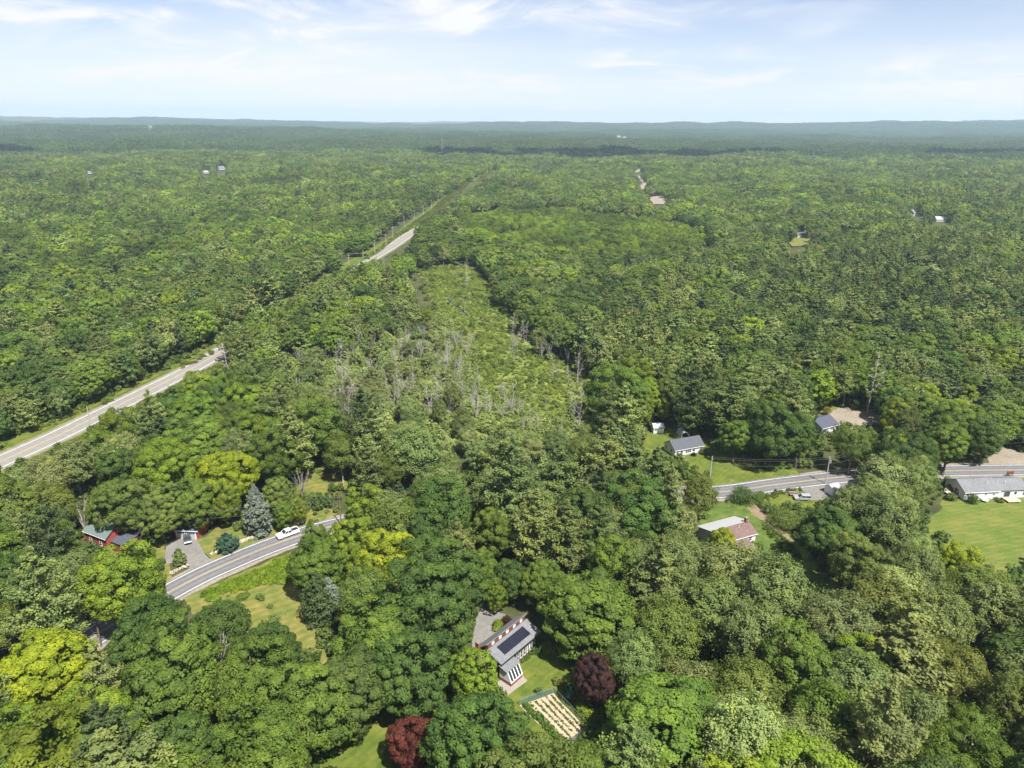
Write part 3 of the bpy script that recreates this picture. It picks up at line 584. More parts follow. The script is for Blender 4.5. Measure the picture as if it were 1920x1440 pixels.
# ------------------------------------------------------------------ tints (linear leaf colours)
TINT = {'dark': (0.068, 0.120, 0.024), 'mid': (0.106, 0.170, 0.025), 'bright': (0.150, 0.222, 0.022), 'yellow': (0.205, 0.272, 0.018), 'olive': (0.122, 0.172, 0.034),
        'grey': (0.146, 0.200, 0.058), 'pale': (0.190, 0.242, 0.076), 'pine': (0.106, 0.152, 0.040), 'pinelight': (0.148, 0.195, 0.050), 'pinedark': (0.058, 0.092, 0.028), 'purple': (0.062, 0.030, 0.027), 'red': (0.125, 0.038, 0.027), 'blue': (0.150, 0.178, 0.145), 'brownish': (0.135, 0.170, 0.030), 'blueteal': (0.045, 0.09, 0.06)}
TINT = {k: v if k in ('blue', 'blueteal', 'purple', 'red') else (v[0] * 1.07, v[1], v[2] * 1.18) for k, v in TINT.items()}
WORDS = {'dark': 'dark green', 'mid': 'mid green', 'bright': 'bright green', 'yellow': 'yellow green', 'olive': 'olive green', 'grey': 'grey green', 'pale': 'pale green', 'pine': 'mid green', 'pinelight': 'yellowish green', 'pinedark': 'dark green'}

# trees drawn one by one from the photograph: crown centre px, crown width px, species, tint
HERO = [
 (88, 1258, 172, 'maple', 'yellow'), (45, 1412, 180, 'maple', 'bright'), (190, 1385, 165, 'maple', 'bright'), (320, 1275, 190, 'maple', 'mid'), (300, 1165, 115, 'oak', 'dark'), (245, 1085, 140, 'maple', 'bright'),
 (470, 1290, 175, 'maple', 'mid'), (505, 1215, 110, 'maple', 'dark'), (330, 1405, 120, 'oak', 'dark'), (470, 1405, 180, 'maple', 'mid'), (580, 1330, 150, 'maple', 'mid'), (400, 1180, 110, 'oak', 'dark'), (240, 1220, 100, 'oak', 'dark'),
 (80, 1120, 110, 'pine', 'pinelight'), (95, 1010, 95, 'pine', 'pinedark'), (138, 1078, 80, 'ash', 'grey'), (25, 1095, 90, 'oak', 'dark'), (5, 1180, 80, 'ash', 'olive'), (110, 1175, 80, 'ash', 'grey'),
 (92, 900, 80, 'ash', 'pale'), (90, 955, 80, 'ash', 'brownish'), (25, 930, 80, 'ash', 'pale'), (140, 870, 80, 'ash', 'grey'), (205, 885, 90, 'oak', 'dark'), (310, 880, 120, 'maple', 'bright'), (365, 935, 90, 'maple', 'mid'),
 (435, 895, 110, 'maple', 'yellow'), (430, 940, 62, 'maple', 'bright'), (255, 950, 100, 'maple', 'olive'), (215, 945, 80, 'maple', 'mid'), (300, 960, 80, 'maple', 'olive'), (520, 925, 60, 'oak', 'olive'), (563, 952, 36, 'oak', 'bright'), (531, 962, 40, 'maple', 'mid'),
 (600, 1055, 95, 'maple', 'mid'), (590, 1020, 60, 'maple', 'mid'), (680, 965, 90, 'maple', 'bright'), (655, 1020, 90, 'maple', 'bright'), (745, 990, 100, 'ash', 'olive'), (745, 1062, 120, 'maple', 'yellow'), (690, 1085, 90, 'maple', 'bright'),
 (798, 1142, 172, 'maple', 'dark'), (690, 1200, 140, 'maple', 'mid'), (655, 1290, 150, 'maple', 'dark'), (760, 1255, 140, 'maple', 'dark'), (690, 1130, 110, 'ash', 'olive'), (850, 955, 130, 'oak', 'dark'), (810, 1000, 90, 'oak', 'dark'),
 (925, 1000, 85, 'maple', 'mid'), (905, 1075, 75, 'maple', 'mid'), (965, 1085, 65, 'oak', 'dark'), (1005, 985, 90, 'pine', 'pinelight'), (1060, 1000, 80, 'pine', 'pine'), (1104, 1145, 178, 'maple', 'mid'), (1015, 1085, 80, 'maple', 'mid'), (1130, 1060, 100, 'oak', 'mid'),
 (940, 860, 85, 'pine', 'pinelight'), (1180, 870, 80, 'pine', 'pine'), (1130, 860, 80, 'pine', 'pinelight'), (1230, 900, 80, 'pine', 'pine'), (1255, 950, 80, 'pine', 'pinelight'),
 (1120, 1280, 86, 'maple', 'purple'), (775, 1392, 92, 'maple', 'red'), (890, 1388, 175, 'maple', 'dark'), (888, 1270, 80, 'oak', 'bright'), (1248, 1362, 225, 'maple', 'mid'), (1190, 1240, 100, 'ash', 'grey'), (1255, 1190, 110, 'ash', 'olive'),
 (1565, 1000, 115, 'maple', 'dark'), (1620, 990, 80, 'oak', 'yellow'), (1610, 1060, 95, 'oak', 'olive'), (1805, 1065, 80, 'maple', 'yellow'), (1352, 1022, 55, 'oak', 'yellow'), (1880, 1235, 95, 'oak', 'dark'), (1790, 1270, 110, 'ash', 'brownish'), (1650, 1385, 150, 'pine', 'pinelight'), (1720, 1350, 110, 'ash', 'grey'),
 (1660, 905, 95, 'ash', 'pale'), (1590, 960, 80, 'ash', 'grey'), (1665, 985, 100, 'ash', 'grey'), (1715, 905, 70, 'ash', 'grey'),
 (1737, 748, 50, 'maple', 'yellow'), (1795, 775, 58, 'maple', 'yellow'), (1676, 832, 46, 'maple', 'yellow'), (600, 800, 110, 'maple', 'mid'), (1160, 740, 115, 'maple', 'mid'), (1205, 760, 60, 'maple', 'bright'), (1240, 770, 26, 'maple', 'yellow'),
 (1450, 810, 110, 'maple', 'dark'), (1500, 820, 70, 'oak', 'dark'), (1380, 820, 60, 'oak', 'mid'), (1375, 760, 90, 'pine', 'pine'), (1300, 742, 80, 'pine', 'pinedark'), (1400, 720, 95, 'pine', 'pine'), (1470, 740, 80, 'pine', 'pinelight'), (1850, 815, 70, 'oak', 'dark'), (1780, 835, 80, 'oak', 'mid'), (1600, 840, 70, 'ash', 'olive'),
 (1310, 930, 70, 'ash', 'olive'), (1450, 1120, 130, 'ash', 'grey'), (1380, 1080, 110, 'ash', 'pale'), (1570, 1180, 130, 'ash', 'grey'), (1500, 1260, 140, 'oak', 'mid'), (1640, 1150, 120, 'ash', 'olive'), (1330, 1140, 110, 'ash', 'grey'), (1420, 1200, 120, 'ash', 'grey'), (1400, 1310, 130, 'ash', 'olive'), (1540, 1360, 120, 'ash', 'mid'), (1720, 1080, 100, 'ash', 'grey'),
 (1760, 1170, 110, 'ash', 'grey'), (1860, 1140, 100, 'ash', 'grey'), (1900, 1340, 110, 'ash', 'olive'), (1820, 1390, 100, 'ash', 'mid'), (930, 1112, 34, 'oak', 'bright'),
]
treelist = []   # dicts: x, y, s(scale R), sz(scale h), kind, tint, rot, hero
def pick(species, level, rr): l = KINDS[species][level]; return l[rr.integers(len(l))]
hp = []
for k, (x, y, w, sp, ti) in enumerate(HERO):
    rr = np.random.default_rng(500 + k); kd = pick(sp, '0', rr)
    z0 = 9.0
    if ti in ('purple', 'red'): kd = KINDS['maple']['0'][2]
    for _ in range(4):
        g = gp(x, y, z0); dz = (g - np.array([0, 0, CAM_H])) @ _f; Rm = w / 2 * dz / FPX
        s = Rm / kd.R; hs = np.clip(s ** .7, .3, 1.3) if sp != 'pine' else np.clip(.6 * s + .4, .5, 1.2)
        z0 = kd.h * hs * .58
    treelist.append(dict(x=g[0], y=g[1], s=s, sz=hs, kind=kd, tint=ti, rot=rr.uniform(0, 6.28), hero=True, sp=sp)); hp.append((g[0], g[1], Rm))
hp = np.array(hp)

def canopy(dmin, dmax, spacing, level, seed, wide=.80):
    rr = np.random.default_rng(seed)
    ys = np.arange(max(38, dmin * .7), dmax, spacing * .87); out_ = []
    for j, yy in enumerate(ys):
        wx = wide * yy + 45; xs = np.arange(-wx, wx, spacing) + (j % 2) * spacing * .5
        out_.append(np.stack((xs, np.full(len(xs), yy)), 1))
    P = np.vstack(out_) + rr.normal(0, spacing * .2, (sum(len(o) for o in out_), 2)); d = np.hypot(P[:, 0], P[:, 1])
    return P[(d >= dmin) & (d < dmax)], rr
def place(P, rr, level):
    n = len(P); zt = tz(P[:, 0], P[:, 1])
    cx_, cy_p, dz = proj(np.column_stack((P, zt + 9)))
    blot = lump(P[:, 0], P[:, 1], 95, 24) + .8 * lump(P[:, 0], P[:, 1], 41, 28); blot2 = lump(P[:, 0], P[:, 1], 190, 31)
    u = rr.random(n); sp = np.full(n, 'oak', object)
    pm = np.full(n, .20); am = np.full(n, .22); mm = np.full(n, .24)
    def setp(m, p, a, q):
        pm[m] = p; am[m] = a; mm[m] = q
    setp(at(LEFT, cx_, cy_p), .26, .14, .3); setp(at(PINE, cx_, cy_p), .52, .18, .10); setp(at(YOUNG, cx_, cy_p), .03, .35, .3)
    setp(at(ASH, cx_, cy_p), .07, .72, .06); setp(at(MID, cx_, cy_p), .22, .45, .12); setp(at(DENSEP, cx_, cy_p), .6, .05, .15); setp(at(fringe, cx_, cy_p), .05, .8, .0)
    pm = np.clip(pm + .24 * blot + .22 * lump(P[:, 0], P[:, 1], 430, 8) * (pm > .1), 0, .92)
    sp[u < pm] = 'pine'; sp[(u >= pm) & (u < pm + am)] = 'ash'; sp[(u >= pm + am) & (u < pm + am + mm)] = 'maple'
    in_ash = at(ASH, cx_, cy_p); young = at(YOUNG, cx_, cy_p); fr = at(fringe, cx_, cy_p)
    s = np.clip(rr.normal(1.10, .25, n), .65, 1.8); sz = np.clip(.58 + .38 * s + rr.normal(0, .06, n), .7, 1.3) * (1 + .13 * blot2 + .07 * blot + .10 * lump(P[:, 0], P[:, 1], 430, 8)); sz = sz * np.where((sp == 'pine') & (level != '0'), .9, 1)
    s[young] *= .62; sz[young] *= .5; s[fr] *= .6; sz[fr] *= .62
    v = rr.random(n) + .22 * blot2 + .16 * blot
    keep = np.ones(n, bool)
    mid_h = np.where(sp == 'pine', 20, 15.5) * sz; RR = np.where(sp == 'pine', 4.3, np.where(sp == 'maple', 6.2, 4.8)) * s
    # nothing that would stand in open ground or hide it
    for fz, fx in ((.05, 0), (.15, 0), (.42, -.9), (.42, .9), (.68, -.9), (.68, .9), (.68, 0), (.92, -.5), (.92, .5), (.3, -.8), (.3, 0), (.3, .8), (.55, -1), (.55, 0), (.55, 1), (.8, -.7), (.8, .7), (1.0, 0)):
        qx, qy, _ = proj(np.column_stack((P[:, 0] + RR * fx, P[:, 1], zt + mid_h * fz))); keep &= ~at(vis, qx, qy)
        if fz >= .5: keep &= ~(at(marsh, qx, qy) & (rr.random(n) > .045))
    bx, by, _ = proj(np.column_stack((P, zt))); keep &= ~at(vis, bx, by); keep &= ~at(marsh, bx, by) | (rr.random(n) < .03)
    keep &= ~(fr & (rr.random(n) < .45))
    far_ = np.hypot(P[:, 0], P[:, 1]) > 420
    keep &= ~(far_ & (lump(P[:, 0], P[:, 1], 230, 16) * lump(P[:, 0], P[:, 1], 130, 3) > .60))
    FW = np.array([gp(x, y)[:2] for x, y in FIELD]); ins = np.zeros(n, bool)
    for i in range(len(FW)):
        (x0, y0), (x1, y1) = FW[i], FW[(i + 1) % len(FW)]
        ins ^= ((y0 > P[:, 1]) != (y1 > P[:, 1])) & (P[:, 0] < (x1 - x0) * (P[:, 1] - y0) / (y1 - y0 + 1e-9) + x0)
    keep &= ~ins
    for path, w in ((ROAD, 5.5), (HWY, 8.5)):
        pp = path[::2]; q = np.where(np.hypot(P[:, 0], P[:, 1]) < 2300)[0]
        for c in range(0, len(q), 4000):
            ii = q[c:c + 4000]; dd = np.min((P[ii, None, 0] - pp[None, :, 0]) ** 2 + (P[ii, None, 1] - pp[None, :, 1]) ** 2, 1); keep[ii] &= dd > (w + .45 * RR[ii]) ** 2
    q = np.where(np.hypot(P[:, 0], P[:, 1]) < 420)[0]
    dd = np.sqrt((P[q, None, 0] - hp[None, :, 0]) ** 2 + (P[q, None, 1] - hp[None, :, 1]) ** 2) - hp[None, :, 2] * .9; keep[q] &= dd.min(1) > RR[q] * .5
    for i in np.where(keep)[0]:
        S = sp[i]; w = v[i]
        if S == 'pine': ti = 'pinedark' if w < .25 else ('pine' if w < .68 else 'pinelight')
        elif S == 'ash': ti = 'grey' if w < .5 else ('olive' if w < .75 else ('pale' if w < .93 else 'mid'))
        else: ti = 'dark' if w < .32 else ('mid' if w < .72 else ('olive' if w < .86 else 'bright'))
        if S == 'ash' and in_ash[i]: ti = 'grey' if w < .42 else ('olive' if w < .58 else 'pale')
        if fr[i]: ti = 'pale' if w > .4 else 'grey'
        if young[i]: ti = 'bright' if w > .55 else 'mid'
        treelist.append(dict(x=P[i, 0], y=P[i, 1], s=s[i], sz=sz[i], kind=pick(S, level, rr), tint=ti, rot=rr.uniform(0, 6.28), hero=False, sp=S, R=RR[i], stand=1 + .20 * blot2[i] + .12 * blot[i]))
place(*canopy(0, 270, 6.7, '0', 21), '0')
place(*canopy(270, 800, 8.0, '1', 22), '1')
place(*canopy(800, 2400, 9.4, '2', 23), '2')
print('trees', len(treelist))

# landmarks that tell the woods apart
LMK = [((945, 1225), 'the brown house with solar panels'), ((1040, 1350), 'the vegetable garden'), ((185, 1015), 'the red house'), ((345, 1000), 'the red garage'), ((540, 1000), 'the white pickup truck'), ((487, 1000), 'the blue spruce'),
       ((490, 1130), 'the lawn with small round shrubs'), ((1285, 850), 'the white house with slate roof'), ((1385, 1010), 'the house with the faded red roof'), ((1505, 935), 'the silver car'), ((1855, 930), 'the white ranch house'), ((1850, 1030), 'the hay field'), ((1545, 800), 'the garage by the gravel yard'),
       ((960, 680), 'the open marsh'), ((190, 780), 'the highway'), ((600, 905), 'the small dry clearing'), ((180, 1190), 'the dark utility pole by the road'), ((1240, 810), 'the white garden shed'), ((700, 1400), 'the lawn beside the red-leaved tree'), ((1130, 1290), 'the purple-leaved tree'), ((1700, 1250), 'the feathery wood below the hay field'), ((1430, 1250), 'the feathery wood below the faded red roof')]
LXY = np.array([gp(*p)[:2] for p, _ in LMK])
SPN = {'maple': ('maple_tree', 'lumpy-crowned maple', 'maple'), 'oak': ('broadleaf_tree', 'leafy broadleaf tree', 'tree'), 'ash': ('feathery_tree', 'feathery-crowned tree', 'tree'), 'pine': ('pine_tree', 'layered pine', 'pine')}
def tintvec(name, rr, amt=.14):
    c = np.array(TINT[name]); return c * (1 + rr.normal(0, amt)) * (1 + rr.normal(0, .03, 3))
def add_tree(t, rr, name, label, cat, group=None):
    k = t['kind']; root = empty(name, (t['x'], t['y'], float(tz(t['x'], t['y']))), t['rot']); root.scale = (t['s'] * rr.uniform(.9, 1.1), t['s'] * rr.uniform(.9, 1.1), t['sz'])
    tr = bpy.data.objects.new('trunk', k.trunk); COL.objects.link(tr); tr.parent = root
    cr = bpy.data.objects.new('crown', k.crown); COL.objects.link(cr); cr.parent = root; cr['tint'] = [float(v) for v in tintvec(t['tint'], rr, .05 if t['hero'] else .13)]
    tag(root, label, cat, group); return root
rr = np.random.default_rng(77)
for t in treelist:
    px_, py_, dz = proj(np.array([t['x'], t['y'], 9.])); R = t.get('R', t['kind'].R * t['s'])
    t['score'] = (R / max(dz, 1)) * (1 if (-60 < px_ < 1980 and py_ < 1560) else .02) * (2 if t['hero'] else 1)
byk = {}
for t in treelist: byk.setdefault(t['sp'], []).append(t)
HL = {'yellow': 'golden yellow green', 'purple': 'dark purple-leaved', 'red': 'deep red-leaved', 'brownish': 'brownish green'}
LIMIT = {'maple': 300, 'oak': 290, 'ash': 290, 'pine': 290}
rest = []
for sp, lst in byk.items():
    lst.sort(key=lambda t: -t['score']); nm, desc, cat = SPN[sp]
    for i, t in enumerate(lst):
        if i < LIMIT[sp]:
            j = int(np.argmin((LXY[:, 0] - t['x']) ** 2 + (LXY[:, 1] - t['y']) ** 2)); tw = HL.get(t['tint'], WORDS.get(t['tint'], ''))
            if t['tint'] == 'purple': add_tree(t, rr, 'ornamental_tree', 'round dark purple-leaved tree beside the vegetable garden', 'tree'); continue
            if t['tint'] == 'red': add_tree(t, rr, 'ornamental_tree', 'round deep red-leaved tree on the lawn below the brown house', 'tree'); continue
            Rm = t.get('R', t['kind'].R * t['s']); hm = t['kind'].h * t['sz']; wd = 'broad' if Rm > 6.4 else ('slim' if Rm < 4.2 else 'rounded'); ht = 'tall' if hm > 18 else ('low' if hm < 12.5 else 'medium')
            lb = f'{ht} {wd} {tw} {desc} nearest {LMK[j][1]}'
            add_tree(t, rr, nm, lb, cat, lb)
        else: rest.append(t)

# ------------------------------------------------------------------ geometry-node scatter for what nobody could count
def scatter(name, meshes, P, rot, scl, idx, tint, label, cat):
    coll = bpy.data.collections.new(name + '_pieces')
    for i, me in enumerate(meshes): coll.objects.link(bpy.data.objects.new(f'{name}_piece_{i:03d}', me))
    me = bpy.data.meshes.new(name); me.vertices.add(len(P)); me.vertices.foreach_set('co', np.asarray(P, np.float32).ravel())
    def attr(n, ty, data, key): a = me.attributes.new(n, ty, 'POINT'); a.data.foreach_set(key, np.ascontiguousarray(data).ravel())
    attr('rotz', 'FLOAT', np.asarray(rot, np.float32), 'value'); attr('scl', 'FLOAT_VECTOR', np.asarray(scl, np.float32), 'vector'); attr('idx', 'INT', np.asarray(idx, np.int32), 'value')
    attr('tint', 'FLOAT_COLOR', np.column_stack((tint, np.ones(len(P)))).astype(np.float32), 'color')
    o = bpy.data.objects.new(name, me); COL.objects.link(o); tag(o, label, cat, kind='stuff')
    ng = bpy.data.node_groups.new(name, 'GeometryNodeTree'); ng.interface.new_socket('Geometry', in_out='INPUT', socket_type='NodeSocketGeometry'); ng.interface.new_socket('Geometry', in_out='OUTPUT', socket_type='NodeSocketGeometry')
    A = lambda t: ng.nodes.new(t)
    gi, go, ci, ip, cb = A('NodeGroupInput'), A('NodeGroupOutput'), A('GeometryNodeCollectionInfo'), A('GeometryNodeInstanceOnPoints'), A('ShaderNodeCombineXYZ')
    ci.inputs['Collection'].default_value = coll; ci.inputs['Separate Children'].default_value = True; ci.inputs['Reset Children'].default_value = True
    def named(n, ty):
        q = A('GeometryNodeInputNamedAttribute'); q.data_type = ty; q.inputs['Name'].default_value = n; return q.outputs['Attribute']
    Lk = ng.links.new; Lk(gi.outputs[0], ip.inputs['Points']); Lk(ci.outputs[0], ip.inputs['Instance']); ip.inputs['Pick Instance'].default_value = True
    Lk(named('idx', 'INT'), ip.inputs['Instance Index']); Lk(named('rotz', 'FLOAT'), cb.inputs[2]); Lk(cb.outputs[0], ip.inputs['Rotation']); Lk(named('scl', 'FLOAT_VECTOR'), ip.inputs['Scale']); Lk(ip.outputs[0], go.inputs[0])
    md = o.modifiers.new('scatter', 'NODES'); md.node_group = ng; return o
def scatter_trees(name, lst, label, cat):
    ks = sorted({t['kind'].key for t in lst}); km = {k: i for i, k in enumerate(ks)}; kk = {t['kind'].key: t['kind'] for t in lst}
    r2 = np.random.default_rng(len(lst)); xs = np.array([t['x'] for t in lst]); ys = np.array([t['y'] for t in lst])
    base = np.array([TINT[t['tint']] for t in lst]); ti = base * np.array([t.get('stand', 1) for t in lst])[:, None] * (1 + r2.normal(0, .17, (len(lst), 1))) * (1 + r2.normal(0, .035, base.shape))
    scatter(name, [kk[k].whole for k in ks], np.column_stack((xs, ys, tz(xs, ys))), [t['rot'] for t in lst], [(t['s'] * a_, t['s'] / a_, t['sz']) for t, a_ in zip(lst, r2.uniform(.85, 1.18, len(lst)))], [km[t['kind'].key] for t in lst], np.clip(ti, .005, 1), label, cat)
scatter_trees('broadleaf_forest', [t for t in rest if t['sp'] != 'pine'], 'mixed broadleaf forest stretching from the road to far woods', 'forest')
scatter_trees('pine_forest', [t for t in rest if t['sp'] == 'pine'], 'scattered pines rising among the far broadleaf forest', 'forest')
P, rr = canopy(2330, 9500, 24, 'c', 41, .80)
P = P[rr.random(len(P)) < np.clip(1.15 - np.hypot(P[:, 0], P[:, 1]) / 26000, 0, 1)]
qx, qy, _ = proj(np.column_stack((P, tz(P[:, 0], P[:, 1]) + 10))); P = P[~at(vis, qx, qy)]
bl = lump(P[:, 0], P[:, 1], 900, 6); bl2 = lump(P[:, 0], P[:, 1], 380, 12)
w = np.clip(.5 + .3 * bl + .25 * bl2 + rr.normal(0, .18, len(P)), 0, 1)[:, None]
ti = np.array(TINT['pinedark']) * 1.25 * (1 - w) + np.array(TINT['mid']) * w
far_s = 1 + .5 * smooth(5000, 9500, np.hypot(P[:, 0], P[:, 1]))
scatter('distant_forest', CLUMPS, np.column_stack((P, tz(P[:, 0], P[:, 1]) - .5)), rr.uniform(0, 6.28, len(P)), np.column_stack((rr.uniform(.9, 1.25, len(P)) * far_s, rr.uniform(.9, 1.25, len(P)) * far_s, rr.uniform(.85, 1.2, len(P)))), rr.integers(0, len(CLUMPS), len(P)), ti, 'unbroken hazy forest on the low hills at the horizon', 'forest')

# marsh shrubs, verge weeds, scrub
def fill_px(poly, spacing, seed, z=0.0):
    m = polymask(poly); rr = np.random.default_rng(seed); W = np.array([gp(x, y)[:2] for x, y in poly]); lo, hi = W.min(0), W.max(0)
    n = int((hi - lo).prod() / spacing ** 2); Q = lo + rr.random((n, 2)) * (hi - lo); x, y, _ = proj(np.column_stack((Q, np.zeros(n)))); return Q[at(m, x, y)], rr
def scrub(name, polys, spacing, size, tints, label, cat, seed):
    Q = []; 
    for i, p in enumerate(polys): q, rr = fill_px(p, spacing, seed + i); Q.append(q)
    Q = np.vstack(Q); Q = Q[np.min((Q[:, None, 0] - STREAM[None, ::2, 0]) ** 2 + (Q[:, None, 1] - STREAM[None, ::2, 1]) ** 2, 1) > 1.9 ** 2]; n = len(Q); w = np.clip(.5 + .35 * lump(Q[:, 0], Q[:, 1], 26, 2) + rr.normal(0, .25, n), 0, 1)[:, None]
    t = np.array(tints[0]) * (1 - w) + np.array(tints[1]) * w; t *= 1 + rr.normal(0, .15, (n, 1)); s = rr.uniform(*size, n)
    scatter(name, SHRUBS, np.column_stack((Q, tz(Q[:, 0], Q[:, 1]) - .05)), rr.uniform(0, 6.28, n), np.column_stack((s, s, s * rr.uniform(.6, 1.2, n))), rr.integers(0, 4, n), np.clip(t, .005, 1), label, cat)
Pu, ru = canopy(0, 430, 3.4, 'u', 55)
ux, uy, _ = proj(np.column_stack((Pu, np.zeros(len(Pu))))); ku = ~at(dil(dil(vis | marsh | fringe)), ux, uy)
for path, w_ in ((ROAD, 7.0), (HWY, 10.0)):
    pp = path[::2]
    for c in range(0, len(Pu), 3000): ku[c:c + 3000] &= np.min((Pu[c:c + 3000, None, 0] - pp[None, :, 0]) ** 2 + (Pu[c:c + 3000, None, 1] - pp[None, :, 1]) ** 2, 1) > w_ ** 2
Pu = Pu[ku]; n_ = len(Pu); su = ru.uniform(.7, 1.9, n_); wu = ru.random((n_, 1))
scatter('undergrowth', SHRUBS, np.column_stack((Pu, np.full(n_, -.05))), ru.uniform(0, 6.28, n_), np.column_stack((su, su, su * ru.uniform(.7, 1.3, n_))), ru.integers(0, 4, n_), np.array(TINT['dark']) * (1 - wu) + np.array(TINT['olive']) * wu, 'leafy undergrowth on the woodland floor between the trees', 'undergrowth')
scrub('marsh_scrub', [MARSH_P], 1.6, (.4, 1.15), ((.135, .185, .038), (.235, .28, .055)), 'low yellowish green scrub covering the open marsh', 'scrub', 60)
scrub('marsh_bushes', [[(770, 500), (900, 496), (960, 570), (1040, 640), (1130, 690), (1140, 760), (1110, 815), (900, 800), (840, 720), (800, 600)]], 7.5, (1.0, 2.1), ((.085, .125, .03), (.17, .215, .05)), 'rounded darker bushes dotted through the marsh scrub', 'bushes', 66)
scrub('marsh_thicket', [FRINGE_P], 2.1, (.8, 2.2), ((.15, .20, .058), (.235, .275, .085)), 'tall tangled thicket under the dead trees', 'thicket', 70)
scrub('roadside_weeds', [[(372, 1118), (545, 1042), (558, 1060), (552, 1092), (500, 1098), (440, 1112), (400, 1130)]], .62, (.35, .75), ((.12, .20, .018), (.19, .255, .02)), 'bright green weeds between the road and the lawn', 'weeds', 80)
scrub('verge_bushes', [[(60, 806), (165, 762), (215, 745), (214, 752), (165, 772), (62, 815)], [(330, 690), (405, 655), (408, 660), (335, 697)], [(680, 488), (760, 428), (800, 400), (860, 362), (934, 310), (938, 313), (866, 366), (800, 412), (740, 448), (690, 487)]], 2.2, (.5, 1.2), ((.10, .13, .025), (.17, .19, .03)), 'low bushes and long grass along the highway verge', 'bushes', 85)
scrub('lawn_edge_growth', [[(1415, 930), (1500, 914), (1503, 921), (1440, 938)], [(1000, 1200), (1015, 1215), (985, 1240), (965, 1258), (970, 1246), (990, 1226)], [(1430, 990), (1465, 1005), (1510, 1048), (1490, 1050), (1452, 1020)]], .8, (.28, .6), ((.07, .115, .02), (.13, .17, .025)), 'unmown growth at the edge of house lawns', 'weeds', 95)

scrub('lawn_tufts', [[(385, 1125), (555, 1062), (580, 1180), (566, 1185), (520, 1160), (420, 1150)], [(1340, 940), (1412, 955), (1500, 1050), (1570, 1105), (1470, 1060), (1400, 1000)], [(940, 1300), (985, 1250), (1060, 1262), (1066, 1290), (1030, 1296), (975, 1318)], [(1212, 830), (1330, 850), (1440, 890), (1345, 905), (1300, 868)], [(1745, 990), (1775, 945), (1920, 945), (1920, 1085), (1850, 1060)], [(985, 1345), (1045, 1410), (1050, 1440), (990, 1440)], [(620, 1438), (740, 1355), (830, 1325), (735, 1438)]], 1.3, (.04, .13), ((.085, .125, .022), (.17, .18, .05)), 'tufts of longer grass and clover dotted over the lawns', 'grass', 110)

# ------------------------------------------------------------------ buildings
def frame(A, B, z):
    a, b = gp(*A, z), gp(*B, z); d = b - a
    return (a[0], a[1], 0.0), math.atan2(d[1], d[0]), float(np.hypot(d[0], d[1]))
def window(parent, face, u, z, w, h, fr='white', D=None, panes=1, name='window', fw=.11, glass='glass'):
    """u along the wall, z sill height; D = (L, W, y0) of the block"""
    Lx, W = D; t = .05; f = MB(); p = MB()
    def B(mb, u0, u1, z0, z1, d0, d1):
        if face == 'front': mb.box(u0, u1, -d1, -d0, z0, z1)
        elif face == 'back': mb.box(u0, u1, W + d0, W + d1, z0, z1)
        elif face == 'left': mb.box(-d1, -d0, u0, u1, z0, z1)
        else: mb.box(Lx + d0, Lx + d1, u0, u1, z0, z1)
    B(f, u, u + w, z - fw, z, .004, .075); B(f, u, u + w, z + h, z + h + fw, .004, .06); B(f, u - fw, u, z - fw, z + h + fw, .004, .055); B(f, u + w, u + w + fw, z - fw, z + h + fw, .004, .055)
    for k in range(1, panes): B(f, u + w * k / panes - .03, u + w * k / panes + .03, z, z + h, .024, .05)
    B(f, u, u + w, z + h * .5 - .025, z + h * .5 + .025, .026, .045)
    o = f.build(name, fr, parent); B(p, u, u + w, z, z + h, .006, .022); p.build('pane', glass, o); return o
def gable(name, label, cat, loc, rz, Lx, W, he, rise, wall, roof, over=.35, wins=(), ridge=.5, gablewall=None, found=True):
    t = empty(name, loc, rz); yr = W * ridge
    MB().prism([(0, .0), (W, .0), (W, he), (yr, he + rise), (0, he)], 0, Lx).build('wall', wall, t)
    s1 = rise / yr; s2 = rise / (W - yr); o = over; e = .02
    rf = MB(); rf.slab([(-o, -o, he - s1 * o + e), (Lx + o, -o, he - s1 * o + e), (Lx + o, yr, he + rise + e), (-o, yr, he + rise + e)], .12)
    rf.slab([(-o, yr, he + rise + e), (Lx + o, yr, he + rise + e), (Lx + o, W + o, he - s2 * o + e), (-o, W + o, he - s2 * o + e)], .12); r_ = rf.build('roof', roof, t)
    MB().tube([(-o, yr, he + rise + .13), (Lx + o, yr, he + rise + .13)], .07, 5).build('ridge_cap', roof, r_)
    MB().box(-o, Lx + o, -o - .10, -o - .005, he - s1 * o - .06, he - s1 * o + .07).build('gutter', 'white', r_)
    if found: MB().box(-.04, Lx + .04, -.04, W + .04, -.3, .28).build('foundation', 'drive', t)
    for wn_ in wins: window(t, *wn_[:5], D=(Lx, W), **(wn_[5] if len(wn_) > 5 else {}))
    tag(t, label, cat); return t

